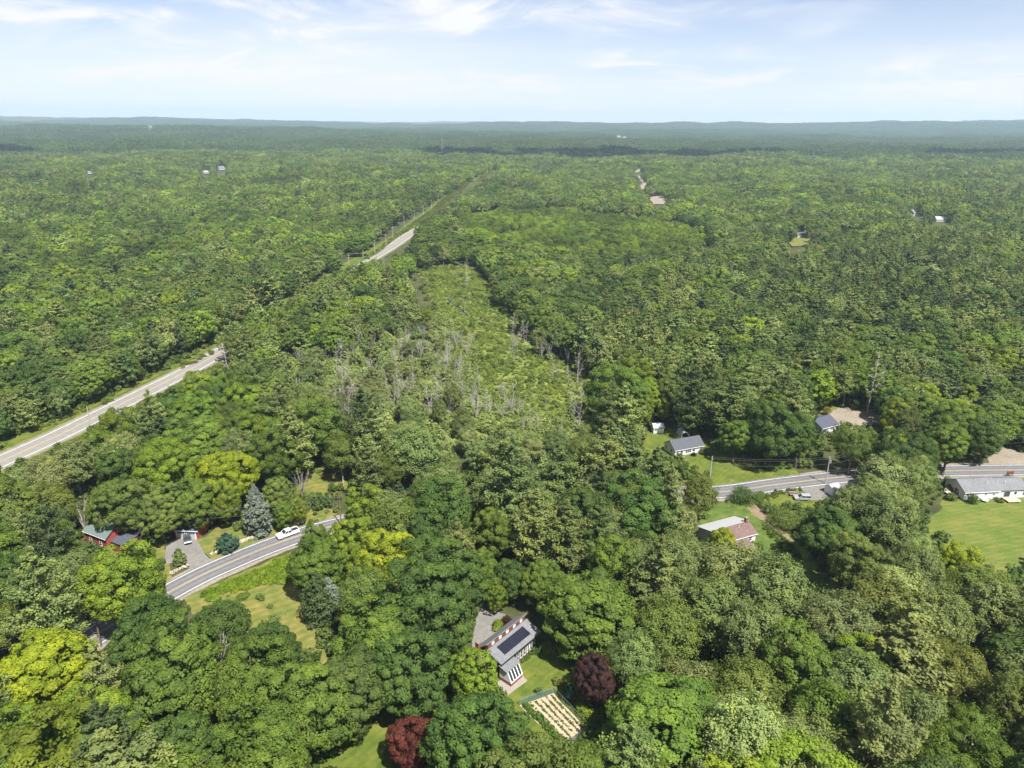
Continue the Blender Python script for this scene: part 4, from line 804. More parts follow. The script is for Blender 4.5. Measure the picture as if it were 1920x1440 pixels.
# brown house with clerestory and solar panels
loc, rz, Lx = frame((938, 1241), (1007, 1184), 4.2); W = 5.9; yc = 3.3
H1 = empty('brown_house', loc, rz); tag(H1, 'dark brown wooden house with clerestory roof and black solar panels', 'house')
MB().prism([(0, 0), (W, 0), (W, 4.4), (yc, 6.7), (yc, 5.35), (0, 4.3)], 0, Lx).build('wall', 'brown', H1)
MB().box(-.04, Lx + .04, -.04, W + .04, -.3, .3).build('foundation', 'drive', H1)
sl = (5.35 - 4.3) / yc
rf = MB().slab([(-.5, -.7, 4.3 - .7 * sl + .03), (Lx + .5, -.7, 4.3 - .7 * sl + .03), (Lx + .5, yc - .02, 5.37), (-.5, yc - .02, 5.37)], .16).build('roof', 'greyroof', H1)
sb = (6.7 - 4.4) / (W - yc)
MB().slab([(-.5, yc - .15, 6.7 + .03 + .15 * sb * .2), (Lx + .5, yc - .15, 6.7 + .03 + .15 * sb * .2), (Lx + .5, W + .5, 4.4 - .5 * sb + .03), (-.5, W + .5, 4.4 - .5 * sb + .03)], .16).build('roof', 'greyroof', H1)
cl = MB().box(.02, Lx - .02, yc - .03, yc - .004, 5.54, 6.68).build('clerestory_wall', 'redcedar', H1)
for k in range(5):
    u = .9 + k * (Lx - 2.9) / 4
    f = MB().box(u + .2, u + .95, yc - .10, yc - .034, 5.76, 6.38).build('clerestory_window', 'white', cl)
    MB().box(u + .28, u + .87, yc - .115, yc - .102, 5.84, 6.3).build('pane', M['lamp'], f)
MB().box(-.5, Lx + .5, -.86, -.72, 3.98, 4.1).build('gutter', 'solarframe', rf)
nrm = Vector((0, -sl, 1)).normalized()
npan = 9; px0 = 1.7; pw = (Lx * .70) / npan
for k in range(npan):
    a = px0 + k * pw + .02; b = px0 + (k + 1) * pw - .02; y0, y1 = .25, 2.45; zo = .30
    fr_ = MB().slab([(a, y0, 4.3 + y0 * sl + zo), (b, y0, 4.3 + y0 * sl + zo), (b, y1, 4.3 + y1 * sl + zo), (a, y1, 4.3 + y1 * sl + zo)], .04).build('solar_panel', 'solarframe', H1)
    i_ = .05; MB().slab([(a + i_, y0 + i_, 4.3 + (y0 + i_) * sl + zo + .043), (b - i_, y0 + i_, 4.3 + (y0 + i_) * sl + zo + .043), (b - i_, y1 - i_, 4.3 + (y1 - i_) * sl + zo + .043), (a + i_, y1 - i_, 4.3 + (y1 - i_) * sl + zo + .043)], .006).build('cell_sheet', 'solar', fr_)
for u in (5.2, 6.3, 7.4, 8.6, Lx - 3.3, Lx - 2.3, Lx - 1.3): window(H1, 'front', u, .95, .55, 1.75, 'white', (Lx, W))
for u in (1.2, 4.2): window(H1, 'left', u, 1.4, .8, 1.2, 'white', (Lx, W))
window(H1, 'front', .6, 1.2, 1.0, 1.2, 'white', (Lx, W)); box('door', 'bluedoor', H1, 4.05, 4.95, -.07, -.005, .1, 2.2)
for k in range(11): box('rafter_tail', 'brown', H1, .5 + k * (Lx - 1.2) / 10, .62 + k * (Lx - 1.2) / 10, -.6, -.01, 3.82, 4.0)
ch = MB().box(-.95, -.05, 5.0, 5.9, -.2, 6.3).build('chimney', 'brick', H1); MB().box(-1.03, .03, 4.92, 5.98, 6.302, 6.45).build('chimney_cap', 'drive', ch)
# sunroom in front of the house
S = empty('sunroom', (0, 0, 0)); S.parent = H1; S.location = (-.3, -3.1, 0)
sw, sd = 3.5, 3.06
box('base_wall', 'brick', S, 0, sw, 0, sd, -.2, .85)
MB().slab([(-.3, .9, 3.0), (sw + .3, .9, 3.0), (sw + .3, sd - .02, 3.62), (-.3, sd - .02, 3.62)], .13).build('roof', 'greyroof', S)
MB().slab([(.06, .06, .9), (sw - .06, .06, .9), (sw - .06, 1.15, 2.98), (.06, 1.15, 2.98)], .03).build('glazing', 'glass', S)
for k in range(5):
    u = k * (sw - .16) / 4; MB().slab([(u, -.02, .86), (u + .16, -.02, .86), (u + .16, 1.08, 3.0), (u, 1.08, 3.0)], .12).build('glazing_bar', 'white', S)
box('sill', 'white', S, -.06, sw + .06, -.08, .12, .852, .95)
for x0 in (0, sw - .1):
    MB().prism([(.12, .86), (sd - .03, .86), (sd - .03, 3.55), (1.2, 3.0)], x0 + .01, x0 + .09).build('side_wall', 'bluesiding', S)
box('side_window', 'glass', S, sw + .004, sw + .02, 1.3, 2.8, 1.1, 2.5)
sheet('patio', [(941, 1299), (951, 1305), (989, 1277), (976, 1262), (950, 1268), (932, 1280)], 'patio', .06, .06)

# red house and garage, far side of the road
loc, rz, Lx = frame((160, 1004), (199, 1019), 2.6)
gable('red_house', 'red clapboard cottage with grey green metal roof under trees', 'house', loc, rz, 8.5, 7.5, 4.2, 2.6, 'redwall', 'greenroof', wins=(('front', 1.6, 1.3, .8, 1.3), ('front', 5.6, 1.3, .8, 1.3), ('right', 2.0, 1.2, .8, 1.3), ('left', 3, 1.2, .8, 1.3), ('right', 3.4, 4.3, .7, 1.0)))
hr = bpy.data.objects['red_house']; MB().box(2.6, 3.3, 2.2, 2.9, 5.0, 7.9).build('chimney', 'brick', hr)
MB().box(8.52, 13.0, 1.2, 6.2, -.2, 2.7).build('wing', 'redwall', hr); MB().slab([(8.53, .9, 2.75), (13.3, .9, 2.75), (13.3, 6.5, 3.6), (8.53, 6.5, 3.6)], .12).build('wing_roof', 'darkroof', hr)
loc, rz, Lx = frame((328, 1009), (364, 1011), 0)
g = gable('red_garage', 'red garage with open white-trimmed doorway behind dark car', 'garage', loc, rz, 6.6, 7.0, 2.8, 2.0, 'redwall', 'darkroof', ridge=.5)
for u in (.7, 3.6):
    d_ = MB().box(u - .15, u + 2.45, -.09, -.005, 0, 2.45).build('garage_door', 'white', g); MB().box(u + .05, u + 2.25, -.11, -.092, .1, 2.25).build('door_panel', 'tarp', d_)
    for k in range(4): MB().box(u + .15 + k * .52, u + .55 + k * .52, -.125, -.112, 1.6, 2.0).build('pane', 'glass', d_)
# white house with slate roof
loc, rz, Lx = frame((1266, 844), (1321, 834), 2.7)
g = gable('white_house', 'white bungalow with blue grey slate-coloured roof on a lawn', 'house', loc, rz, Lx - .4, 6.4, 2.7, 2.1, 'siding', 'slateroof', wins=(('front', 2.2, .2, .9, 2.0, dict(name='door')), ('front', 4.2, .9, 2.2, 1.3, dict(panes=3)), ('front', 7.0, .9, 1.0, 1.3), ('front', .6, .9, .9, 1.2), ('left', 1.6, 1.0, .9, 1.2), ('left', 4.6, 1.0, .9, 1.2)))
box('doorstep', 'patio', g, 2.0, 3.3, -1.2, -.05, -.1, .2)
loc, rz, Lx = frame((1225, 813), (1247, 812), 0)
g = gable('garden_shed', 'small white garden shed at the edge of the woods', 'shed', loc, rz, 3.8, 3.2, 2.3, .9, 'siding', 'tarp', over=.2, wins=(('front', .5, 1.0, .7, .7),), found=False)
box('door', 'white', g, 1.7, 2.9, -.06, -.004, .05, 2.0)
# tarp shelter: arched cover on hoops
p_ = gp(1285, 822); ts = empty('tarp_shelter', (p_[0], p_[1], 0), R_(10)); tag(ts, 'pale arched tarp shelter behind the white bungalow', 'shelter')
mb = MB()
arc = [(1.6 * math.cos(a), 2.3 * math.sin(a)) for a in np.linspace(0, math.pi, 11)]; arc2 = [(x * .95, z * .95) for x, z in arc]
for i in range(10):
    mb.add([(arc[i][0], 0, arc[i][1]), (arc[i + 1][0], 0, arc[i + 1][1]), (arc[i + 1][0], 4.5, arc[i + 1][1]), (arc[i][0], 4.5, arc[i][1]), (arc2[i][0], 0, arc2[i][1]), (arc2[i + 1][0], 0, arc2[i + 1][1]), (arc2[i + 1][0], 4.5, arc2[i + 1][1]), (arc2[i][0], 4.5, arc2[i][1])], [(0, 1, 2, 3), (7, 6, 5, 4), (0, 4, 5, 1), (3, 2, 6, 7)])
mb.build('cover', 'tarp', ts)
for y_ in (-.03, 4.53): MB().tube([(x * 1.02, y_, z * 1.02) for x, z in arc], .04, 5).build('hoop', 'galv', ts)
# house with faded red roof
loc, rz, Lx = frame((1384, 1008), (1420, 998), 4.2); dirx = np.array([math.cos(rz), math.sin(rz)]); L2 = Lx + 6.0
loc2 = (loc[0] - dirx[0] * 6.0, loc[1] - dirx[1] * 6.0, 0)
g = gable('red_roofed_house', 'white house with faded red-brown roof and brick chimney', 'house', loc2, rz, L2 - .4, 8.4, 4.1, 1.5, 'siding', 'redroof', ridge=.4, wins=(('front', L2 - 2.6, 2.3, .9, 1.2), ('front', L2 - 5.6, 2.3, .9, 1.2), ('front', L2 - 2.4, .4, .8, 1.0), ('right', 2.5, 2.2, .9, 1.2), ('right', 5.4, 2.2, .9, 1.2), ('front', 3, 2.2, .9, 1.2)))
yr = 3.36; s2 = 1.5 / 5.04; MB().slab([(-.45, yr + .02, 5.6 + .17), (L2 - .4 + .4, yr + .02, 5.6 + .17), (L2 - .4 + .4, 8.85, 4.1 - .45 * s2 + .17), (-.45, 8.85, 4.1 - .45 * s2 + .17)], .06).build('metal_roofing', 'metalroof', g)
c_ = MB().box(L2 - 1.5, L2 - .8, 3.0, 3.7, 4.6, 7.0).build('chimney', 'brick', g); MB().box(L2 - 1.56, L2 - .74, 2.94, 3.76, 7.002, 7.15).build('chimney_cap', 'drive', c_)
MB().tube([(L2 - 4.2, 2.4, 5.0), (L2 - 4.2, 2.4, 5.9)], .07, 6).build('vent_pipe', 'white', g)
box('addition_wall', 'siding', g, L2 - 7.5, L2 - 3.4, -3.4, -.01, -.2, 2.0); MB().slab([(L2 - 7.9, -3.8, 2.02), (L2 - 3.0, -3.8, 2.02), (L2 - 3.0, -.02, 3.0), (L2 - 7.9, -.02, 3.0)], .13).build('addition_roof', 'redroof', g)
# ranch house beside the hay field
loc, rz, Lx = frame((1810, 923), (1874, 920), 2.9)
g = gable('ranch_house', 'long white ranch house with grey roof beside the hay field', 'house', loc, rz, Lx, 8.4, 2.9, 2.0, 'siding', 'greyroof', over=.3, wins=(('front', 2.3, 1.5, .8, .8), ('front', 6.4, 1.5, .7, .8), ('front', 9.0, 1.5, .7, .8), ('front', 7.6, .3, .9, .35, dict(name='basement_window')), ('left', 2.2, .4, 1.9, 2.1, dict(panes=2, name='patio_door')), ('left', 5.8, 1.1, .9, 1.2)))
Lr = Lx
MB().prism([(.35, 0), (8.0, 0), (8.0, 2.85), (4.2, 4.5), (.35, 2.85)], Lr + .01, Lr + 9.5).build('wing_wall', 'siding', g)
rf = MB().slab([(Lr + .32, 0.0, 2.72), (Lr + 9.8, 0.0, 2.72), (Lr + 9.8, 4.2, 4.53), (Lr + .32, 4.2, 4.53)], .12); rf.slab([(Lr + .32, 4.2, 4.53), (Lr + 9.8, 4.2, 4.53), (Lr + 9.8, 8.4, 2.72), (Lr + .32, 8.4, 2.72)], .12); rf.build('wing_roof', 'greyroof', g)
for u, w_, z_, h_ in ((2.0, 2.0, .25, 2.0), (5.3, .8, 1.3, .9), (8.2, .6, 1.0, 1.2)):
    f_ = MB().box(Lr + u - .12, Lr + u + w_ + .12, .26, .345, z_ - .1, z_ + h_ + .1).build('window', 'white', g); MB().box(Lr + u, Lr + u + w_, .235, .258, z_, z_ + h_).build('pane', 'glass', f_)
for x_, y_ in ((4.9, 3.9), (8.3, 2.2), (Lr + 3.2, 2.2)): MB().tube([(x_, y_, 3.6), (x_, y_, 5.15)], .08, 6).build('vent_pipe', 'white' if y_ < 3 else 'brick', g)
dk = MB().box(Lr + 1.4, Lr + 5.2, -2.8, .2, .45, .6).build('deck', 'deck', g)
for x_ in (1.6, 3.3, 5.0):
    for y_ in (-2.6, -.3): MB().box(Lr + x_ - .06, Lr + x_ + .06, y_ - .06, y_ + .06, -.1, .44).build('deck_post', 'deck', dk)
for k in range(3): MB().box(Lr + 5.21, Lr + 6.2 - .3 * k, -1.8, -.6, .02 + .14 * k, .15 + .14 * k).build('step', 'white', dk)
db = MB().box(-2.6, -.02, 1.4, 5.0, .55, .7).build('side_deck', 'deck', g)
for y_ in np.linspace(1.45, 4.95, 5): MB().box(-2.58, -2.5, y_ - .04, y_ + .04, -.1, 1.6).build('rail_post', 'white', db)
MB().box(-2.6, -2.48, 1.4, 5.0, 1.61, 1.69).build('rail', 'white', db)
p_ = gp(1846, 941); tb = empty('garden_table', (p_[0], p_[1], 0)); tag(tb, 'round white garden table on the grass by the ranch house', 'table')
MB().prism([(.9 * math.cos(a), .9 * math.sin(a)) for a in np.linspace(0, 6.283, 17)[:-1]], .7, .76, 'z').build('table_top', 'white', tb)
for a in (0.8, 2.4, 3.9, 5.5): MB().tube([(.6 * math.cos(a), .6 * math.sin(a), 0), (.5 * math.cos(a), .5 * math.sin(a), .7)], .03, 5).build('leg', 'white', tb)
p_ = gp(1893, 893); sg = empty('yard_sign', (p_[0], p_[1], 0), R_(5)); tag(sg, 'brown wooden board on posts between the road and the ranch house', 'sign')
box('board', 'redcedar', sg, -1.1, 1.1, -.06, .06, .6, 1.7)
for x_ in (-1.0, 1.0): box('post', 'polewood', sg, x_ - .07, x_ + .07, .065, .2, -.1, 1.8)
# garage by the gravel yard
loc, rz, Lx = frame((1542, 803), (1572, 795), 2.6)
g = gable('grey_garage', 'white garage with charcoal roof beside the gravel yard', 'garage', loc, rz, Lx, 8.5, 2.6, 1.9, 'siding', 'darkroof', wins=(('front', 1, 1, .8, 1.0), ('front', 4.5, 1, .8, 1.0), ('left', 2, 1, .8, 1.0)))
box('garage_door', 'white', g, Lx + .004, Lx + .06, 2.2, 6.2, 0, 2.2)
loc, rz, Lx = frame((1560, 930), (1574, 926), 0)
g = gable('white_shed', 'small white shed half hidden by trees beside the silver car', 'shed', loc, rz, 3.2, 3.0, 2.2, .8, 'white', 'metalroof', over=.2, wins=(('front', 1.1, 1.0, .7, .7),), found=False)

# far houses
for k, (x, y, L_, rz, wl, rf_, lb) in enumerate(((1719, 409, 13, .9, 'farwhite', 'greyroof', 'far white house with steep roof in the trees beyond the pines'), (1765, 416, 16, .1, 'farwhite', 'tarp', 'far low pale-roofed house in the trees next to a steep white house'), (1504, 447, 13, .1, 'siding', 'slateroof', 'far small grey-roofed house on a dry clearing'),
    (417, 320, 18, .9, 'farwhite', 'greyroof', 'far tall white house among trees beyond the highway'), (386, 324, 12, 0, 'farwhite', 'metalroof', 'far low white building next to a tall white house'), (170, 329, 15, .5, 'farwhite', 'greyroof', 'far pale house in woods beyond the highway'), (1607, 391, 14, -.5, 'farwhite', 'metalroof', 'far pale roof in the woods behind the pines'), (1318, 333, 14, .2, 'siding', 'redroof', 'far house with pinkish roof in distant woods'), (1356, 333, 14, 0, 'farwhite', 'metalroof', 'far white low house beside one with pinkish roof'),
    (1160, 259, 40, 0, 'farwhite', 'greyroof', 'distant white building of a far village'), (1172, 260, 30, .3, 'farwhite', 'tarp', 'distant pale building of a far village, long side to the road'), (280, 244, 60, .2, 'patio', 'gravel', 'distant tan building on the wooded hill'))):
    p_ = gp(x, y); L_ = L_ * .72
    hh = 4.5 if k in (0, 3) else 3.0
    g = gable('far_house', lb, 'house', (p_[0] - L_ / 2, p_[1], float(tz(p_[0], p_[1])) + (6 if k > 8 else 2.0 if k > 2 else 0)), rz, L_, 7, hh + (5 if k > 8 else 0), 3.6 if k in (0, 3) else 2.4, wl, rf_, wins=(('front', 2, 1.2, 1, 1.4), ('front', L_ - 3.5, 1.2, 1, 1.4), ('front', L_ / 2, 1.2, 1, 1.4)) if k < 5 else ())
    g['group'] = 'far houses in the forest'

# ------------------------------------------------------------------ vehicles
def wheels(t, xs, w, rad=.36):
    for x_ in xs:
        for s_ in (-1, 1):
            y_ = s_ * (w / 2 - .12); n = 14
            wh = MB().prism([(x_ + rad * math.cos(a), rad + rad * math.sin(a)) for a in np.linspace(0, 6.283, n + 1)[:-1]], y_ - .12, y_ + .12, 'y').build('wheel', 'tyre', t)
            MB().prism([(x_ + rad * .6 * math.cos(a), rad + rad * .6 * math.sin(a)) for a in np.linspace(0, 6.283, n + 1)[:-1]], y_ + s_ * .121 - .012, y_ + s_ * .121 + .012, 'y').build('rim', 'galv', wh)
def vehicle(name, label, cat, loc, rz, paint, Lh, wd, body, cabin, roofz, whx, truck=False):
    """front towards +x; body: side profile, cabin: (x0,x1,x2,x3) foot rear/front and roof rear/front"""
    t = empty(name, loc, rz); tag(t, label, cat)
    MB().prism(body, -wd / 2, wd / 2, 'y').build('body', paint, t, bevel=.07)
    zb = max(z for x, z in body) - .06; x0, x3, x1, x2 = cabin; i = .06; j = .2; a = wd / 2
    gl = MB().add([(x0, -a + i, zb), (x3, -a + i, zb), (x3, a - i, zb), (x0, a - i, zb), (x1, -a + j, roofz), (x2, -a + j, roofz), (x2, a - j, roofz), (x1, a - j, roofz)], [(0, 3, 2, 1), (4, 5, 6, 7), (0, 1, 5, 4), (1, 2, 6, 5), (2, 3, 7, 6), (3, 0, 4, 7)]).build('windows', 'glass', t)
    MB().box(x1 - .05, x2 + .05, -a + j - .03, a - j + .03, roofz + .003, roofz + .07).build('roof', paint, t, bevel=.03)
    for xa, xb in ((x0, x1), (x3, x2), ((x0 + x3) / 2, (x1 + x2) / 2)):
        for s_ in (-1, 1): MB().tube([(xa, s_ * (a - i + .012), zb), (xb, s_ * (a - j + .012), roofz + .02)], .05, 5).build('pillar', paint, t)
    wheels(t, whx, wd)
    xf = max(x for x, z in body); xr = min(x for x, z in body)
    for s_ in (-1, 1):
        MB().box(xf - .10, xf + .02, s_ * (a - .38) - .22, s_ * (a - .38) + .22, .68, .86).build('headlight', 'lamp', t); MB().box(xr - .02, xr + .08, s_ * (a - .2) - .12, s_ * (a - .2) + .12, .75, 1.0).build('tail_light', 'redlamp', t)
        MB().box(x3 - .35, x3 - .2, s_ * (a + .08) - .09, s_ * (a + .08) + .09, zb + .05, zb + .22).build('mirror', paint, t)
    MB().box(xf - .05, xf + .04, -.55, .55, .38, .62).build('grille', 'solarframe', t)
    if truck:
        MB().box(xr + .15, x0 - .1, -a + .16, a - .16, zb + .063, zb + .075).build('cargo_bed', 'solarframe', t)
        for s_ in (-1, 1): MB().box(xr + .05, x0 - .05, s_ * (a - .09) - .06, s_ * (a - .09) + .06, zb + .062, zb + .30).build('bed_side', paint, t)
        MB().box(xr + .01, xr + .12, -a + .16, a - .16, zb + .062, zb + .30).build('tailgate', paint, t)
    return t
def road_heading(x, y):
    i = int(np.argmin((ROAD[:, 0] - x) ** 2 + (ROAD[:, 1] - y) ** 2)); d = ROAD[min(i + 1, len(ROAD) - 1)] - ROAD[max(i - 1, 0)]; return ROAD[i], math.atan2(d[1], d[0])
g0 = gp(543, 1003)[:2]; c0, hd = road_heading(*g0); nrm2 = np.array([-math.sin(hd), math.cos(hd)]); pt = c0 + nrm2 * 1.75
vehicle('pickup_truck', 'white pickup truck driving along the two-lane road', 'truck', (pt[0], pt[1], .06), hd + math.pi, 'carwhite', 5.9, 2.05, [(-2.95, .5), (2.9, .45), (2.95, .9), (2.75, 1.12), (1.2, 1.22), (-2.95, 1.18)], (-.95, 1.35, -.75, .55), 1.88, (-1.85, 1.9), True)
p_ = gp(1504, 937); vehicle('parked_car', 'silver estate car parked on the driveway beside the road', 'car', (p_[0], p_[1], .05), R_(176), 'carsilver', 4.8, 1.9, [(-2.4, .45), (2.35, .42), (2.4, .75), (2.2, .95), (1.1, 1.08), (-2.4, 1.05)], (-2.3, 1.3, -2.0, .35), 1.62, (-1.45, 1.45))
p_ = gp(352, 1014); vehicle('parked_car', 'dark grey car parked in front of the red garage', 'car', (p_[0], p_[1], .05), R_(-62), 'cardark', 4.7, 1.85, [(-2.35, .45), (2.3, .42), (2.35, .72), (2.15, .92), (1.0, 1.02), (-2.3, 1.05)], (-1.9, 1.2, -1.2, .35), 1.48, (-1.4, 1.4))
# trailer beside the silver car
p_ = gp(1487, 929); tr_ = empty('utility_trailer', (p_[0], p_[1], .05), R_(176)); tag(tr_, 'small dark utility trailer next to the silver car', 'trailer')
box('bed', 'solarframe', tr_, -1.3, 1.2, -.75, .75, .45, .55); MB().tube([(1.2, 0, .48), (2.3, 0, .45)], .05, 5).build('drawbar', 'galv', tr_); wheels(tr_, (0,), 1.75, .3)
for y_ in (-.72, .72): box('side_board', 'deck', tr_, -1.3, 1.2, y_ - .03, y_ + .03, .552, .9)

# ------------------------------------------------------------------ utility poles and wires
def pole(name, label, base, h, m='palepole', rz=0, arm=True, tr=False, lean=(0, 0), rad=.16, group=None):
    t = empty(name, base, rz); tag(t, label, 'utility pole', group)
    MB().tube([(0, 0, -.5), (lean[0] * .5, lean[1] * .5, h * .5), (lean[0], lean[1], h)], [rad, rad * .85, rad * .65], 8).build('shaft', m, t)
    if arm:
        a = MB().box(lean[0] - 1.2, lean[0] + 1.2, lean[1] - .19, lean[1] - .12, h - .75, h - .62).build('crossarm', m, t)
        for x_ in (-1.1, 0, 1.1): MB().tube([(lean[0] + x_, lean[1] - .155, h - .62), (lean[0] + x_, lean[1] - .155, h - .38)], [.06, .04], 6).build('insulator', 'galv', a)
    if tr:
        MB().tube([(lean[0], lean[1] - .45, h - 2.1), (lean[0], lean[1] - .45, h - 1.2)], .25, 10).build('transformer', 'galv', t)
    return t
def wire(a, b, sag, label, group, rad=.03):
    a, b = np.array(a, float), np.array(b, float); P = [a + (b - a) * t - np.array([0, 0, 4 * sag * t * (1 - t)]) for t in np.linspace(0, 1, 13)]
    o = MB().tube(P, rad, 4).build('power_line', 'wire'); tag(o, label, 'power line', group); return o
pb = {}
for key, (x, y), h, m, lb, tr in (('a', (190, 1212), 9.5, 'polewood', 'dark brown utility pole beside the road near golden maples', False), ('b', (288, 1020), 9.5, 'polewood', 'dark utility pole beside the driveway of the red garage', True), ('d', (1548, 907), 9.2, 'palepole', 'pale utility pole between the road and the silver car', True), ('c', (640, 985), 9.5, 'polewood', 'utility pole hidden in trees behind the white pickup truck', False), ('e', (1711, 868), 10.5, 'palepole', 'pale utility pole rising from trees near the ranch house', False), ('f', (1930, 868), 10, 'palepole', 'utility pole by the gravel driveway opposite the ranch house', False), ('h', (-60, 1290), 9.5, 'polewood', 'utility pole further along the road past golden maples', False), ('g', (1330, 908), 9.5, 'palepole', 'utility pole on the lawn edge near the slate-roofed bungalow', False)):
    p_ = gp(x, y); pb[key] = np.array([p_[0], p_[1], h])
    if key not in ('h', 'f'): pole('utility_pole', lb, (p_[0], p_[1], 0), h, m, R_(70 if x < 800 else 80), tr=tr, lean=(.25, .1), rad=.19)
for a, b, s_, lb in (('h', 'a', .8, 'overhead wire by the golden maples'), ('a', 'b', .9, 'overhead wire crossing the road near the red garage'), ('b', 'c', 1.2, 'overhead wire passing the blue spruce beside the road'), ('g', 'd', .9, 'overhead wire along the lawn of the slate-roofed bungalow'), ('d', 'e', .9, 'overhead wire above trees from the pale pole'), ('e', 'f', .8, 'overhead wire opposite the ranch house')):
    for dz_, dx_ in ((-.35, -.6), (-.35, .6), (-2.4, 0)): wire(pb[a] + np.array([0, dx_, dz_]), pb[b] + np.array([0, dx_, dz_]), s_, lb, lb)
p_ = gp(172, 806); pole('utility_pole', 'lone pale utility pole beside the highway', (p_[0], p_[1], 0), 9, 'palepole', arm=False, rad=.2)
LINE = [(655, 504), (681, 483), (703, 474), (724, 463), (737, 447), (758, 425), (777, 412), (794, 402), (809, 393), (822, 384), (835, 375), (847, 367), (857, 361), (866, 354), (875, 348), (882, 343), (890, 337), (897, 333), (905, 329), (913, 325), (921, 319), (929, 314)]
lp = []
for i, (x, y) in enumerate(LINE):
    p_ = gp(x, y); lp.append(np.array([p_[0], p_[1], 10.6 + float(tz(p_[0], p_[1]))]))
for i, q in enumerate(lp):
    pole('line_pole', 'pale power-line pole in the row along the straight highway cutting', (q[0], q[1], q[2] - 10.6), 10.6, 'palepole', rz=R_(5), rad=.24, group='power-line poles along the highway cutting')
    if i: [wire(lp[i - 1] + np.array([o_, 0, -.35]), q + np.array([o_, 0, -.35]), .8, 'wire strung along the highway cutting between pale poles', 'wires along the highway cutting', .05) for o_ in (-1.1, 1.1)]
MB().tube([(0, 0, 0), (5.5, -2, -8.6)], .06, 4).build('guy_wire', 'wire', bpy.data.objects['line_pole']).location = (0, 0, 9)
# mobile-phone mast
p_ = np.array([-240., 2350.]); q_ = gp(829, 290); dd = 2300 / q_[1]; q_ = q_ * dd
mt = empty('phone_mast', (q_[0], 2300, float(tz(q_[0], 2300)))); tag(mt, 'tall pale mast rising above far forest by the highway cutting', 'mast')
MB().tube([(0, 0, 0), (0, 0, 46)], [1.3, .7], 8).build('shaft', 'galv', mt)
for z_ in (40, 44): 
    for k in range(3):
        a = k * 2.094; MB().box(2.2 * math.cos(a) - .8, 2.2 * math.cos(a) + .8, 2.2 * math.sin(a) - .4, 2.2 * math.sin(a) + .4, z_ - 1.4, z_ + 1.4).build('antenna', 'white', mt)
    MB().prism([(1.5 * math.cos(a), 1.5 * math.sin(a)) for a in np.linspace(0, 6.283, 9)[:-1]], z_ - .2, z_ + .2, 'z').build('platform', 'galv', mt)

# ------------------------------------------------------------------ vegetable garden
GC = [gp(*p)[:2] for p in ((974, 1323), (1038, 1300), (1106, 1373), (1056, 1404))]
sheet('garden_bed', [tuple(p) for p in GC], 'soil', .07, .08, world_pts=True)
fn = empty('garden_fence', (GC[0][0], GC[0][1], 0)); tag(fn, 'blue green netting fence on posts round the vegetable garden', 'fence')
for a, b in ((0, 1), (1, 2), (2, 3), (3, 0)):
    A_, B_ = GC[a] - GC[0], GC[b] - GC[0]; n = max(2, int(np.linalg.norm(B_ - A_) / 2.3))
    if (a, b) == (3, 0): continue
    for k in range(n):
        p0 = A_ + (B_ - A_) * k / n; p1 = A_ + (B_ - A_) * (k + 1) / n
        MB().tube([(p0[0], p0[1], -.2), (p0[0], p0[1], 1.65)], .05, 6).build('post', 'steelblue', fn)
        d = (p1 - p0) / np.linalg.norm(p1 - p0); q0 = p0 + d * .055; q1 = p1 - d * .055
        MB().slab([(q0[0], q0[1], .08), (q1[0], q1[1], .08), (q1[0], q1[1], 1.5), (q0[0], q0[1], 1.5)], .012).build('net_panel', 'net', fn)
        MB().tube([(q0[0], q0[1], 1.55), (q1[0], q1[1], 1.55)], .025, 5).build('top_rail', 'steelblue', fn)
rr = np.random.default_rng(5)
for k in range(6):
    f = .10 + .16 * k; a = GC[0] + (GC[1] - GC[0]) * f; b = GC[3] + (GC[2] - GC[3]) * f; fo = Fol(); n = 90 if k else 60
    for i in range(n):
        t = .04 + .92 * (i + rr.random()) / n; c = a + (b - a) * t - a; s_ = (rr.uniform(.09, .22) if k else rr.uniform(.25, .6)) * (1.4 if rr.random() < .15 else 1)
        if k and rr.random() < .25: continue
        d = sph(14 if k else 24, rr, -.1); P = np.array([c[0] + rr.normal(0, .08), c[1] + rr.normal(0, .08), s_ * .6]) + d * s_ * np.array([1, 1, .9]); V, F = leaves(P, d, s_ * .75, rr, .6); fo.add(V, F, np.clip(rr.normal(.5, .2, len(d)), 0, 1))
    V, F, var = fo.get(); o = bpy.data.objects.new('crop_row', npmesh('crop_row', V, F, [M['leaf']], None, var)); COL.objects.link(o); o.location = (a[0], a[1], .07); o['tint'] = [.085, .125, .03] if k else [.09, .16, .025]
    tag(o, 'row of low vegetables in the straw-coloured garden bed' if k else 'tall leafy vegetable row along the open garden side', 'crop row', 'vegetable rows')
p_ = gp(1084, 1400); bn = empty('storage_bin', (p_[0], p_[1], 0), .5); tag(bn, 'small teal bin at the corner of the vegetable garden', 'bin'); box('body', 'plastic', bn, -.5, .5, -.35, .35, 0, .55, bevel=.04); box('lid', 'plastic', bn, -.55, .55, -.4, .4, .56, .64, bevel=.02)

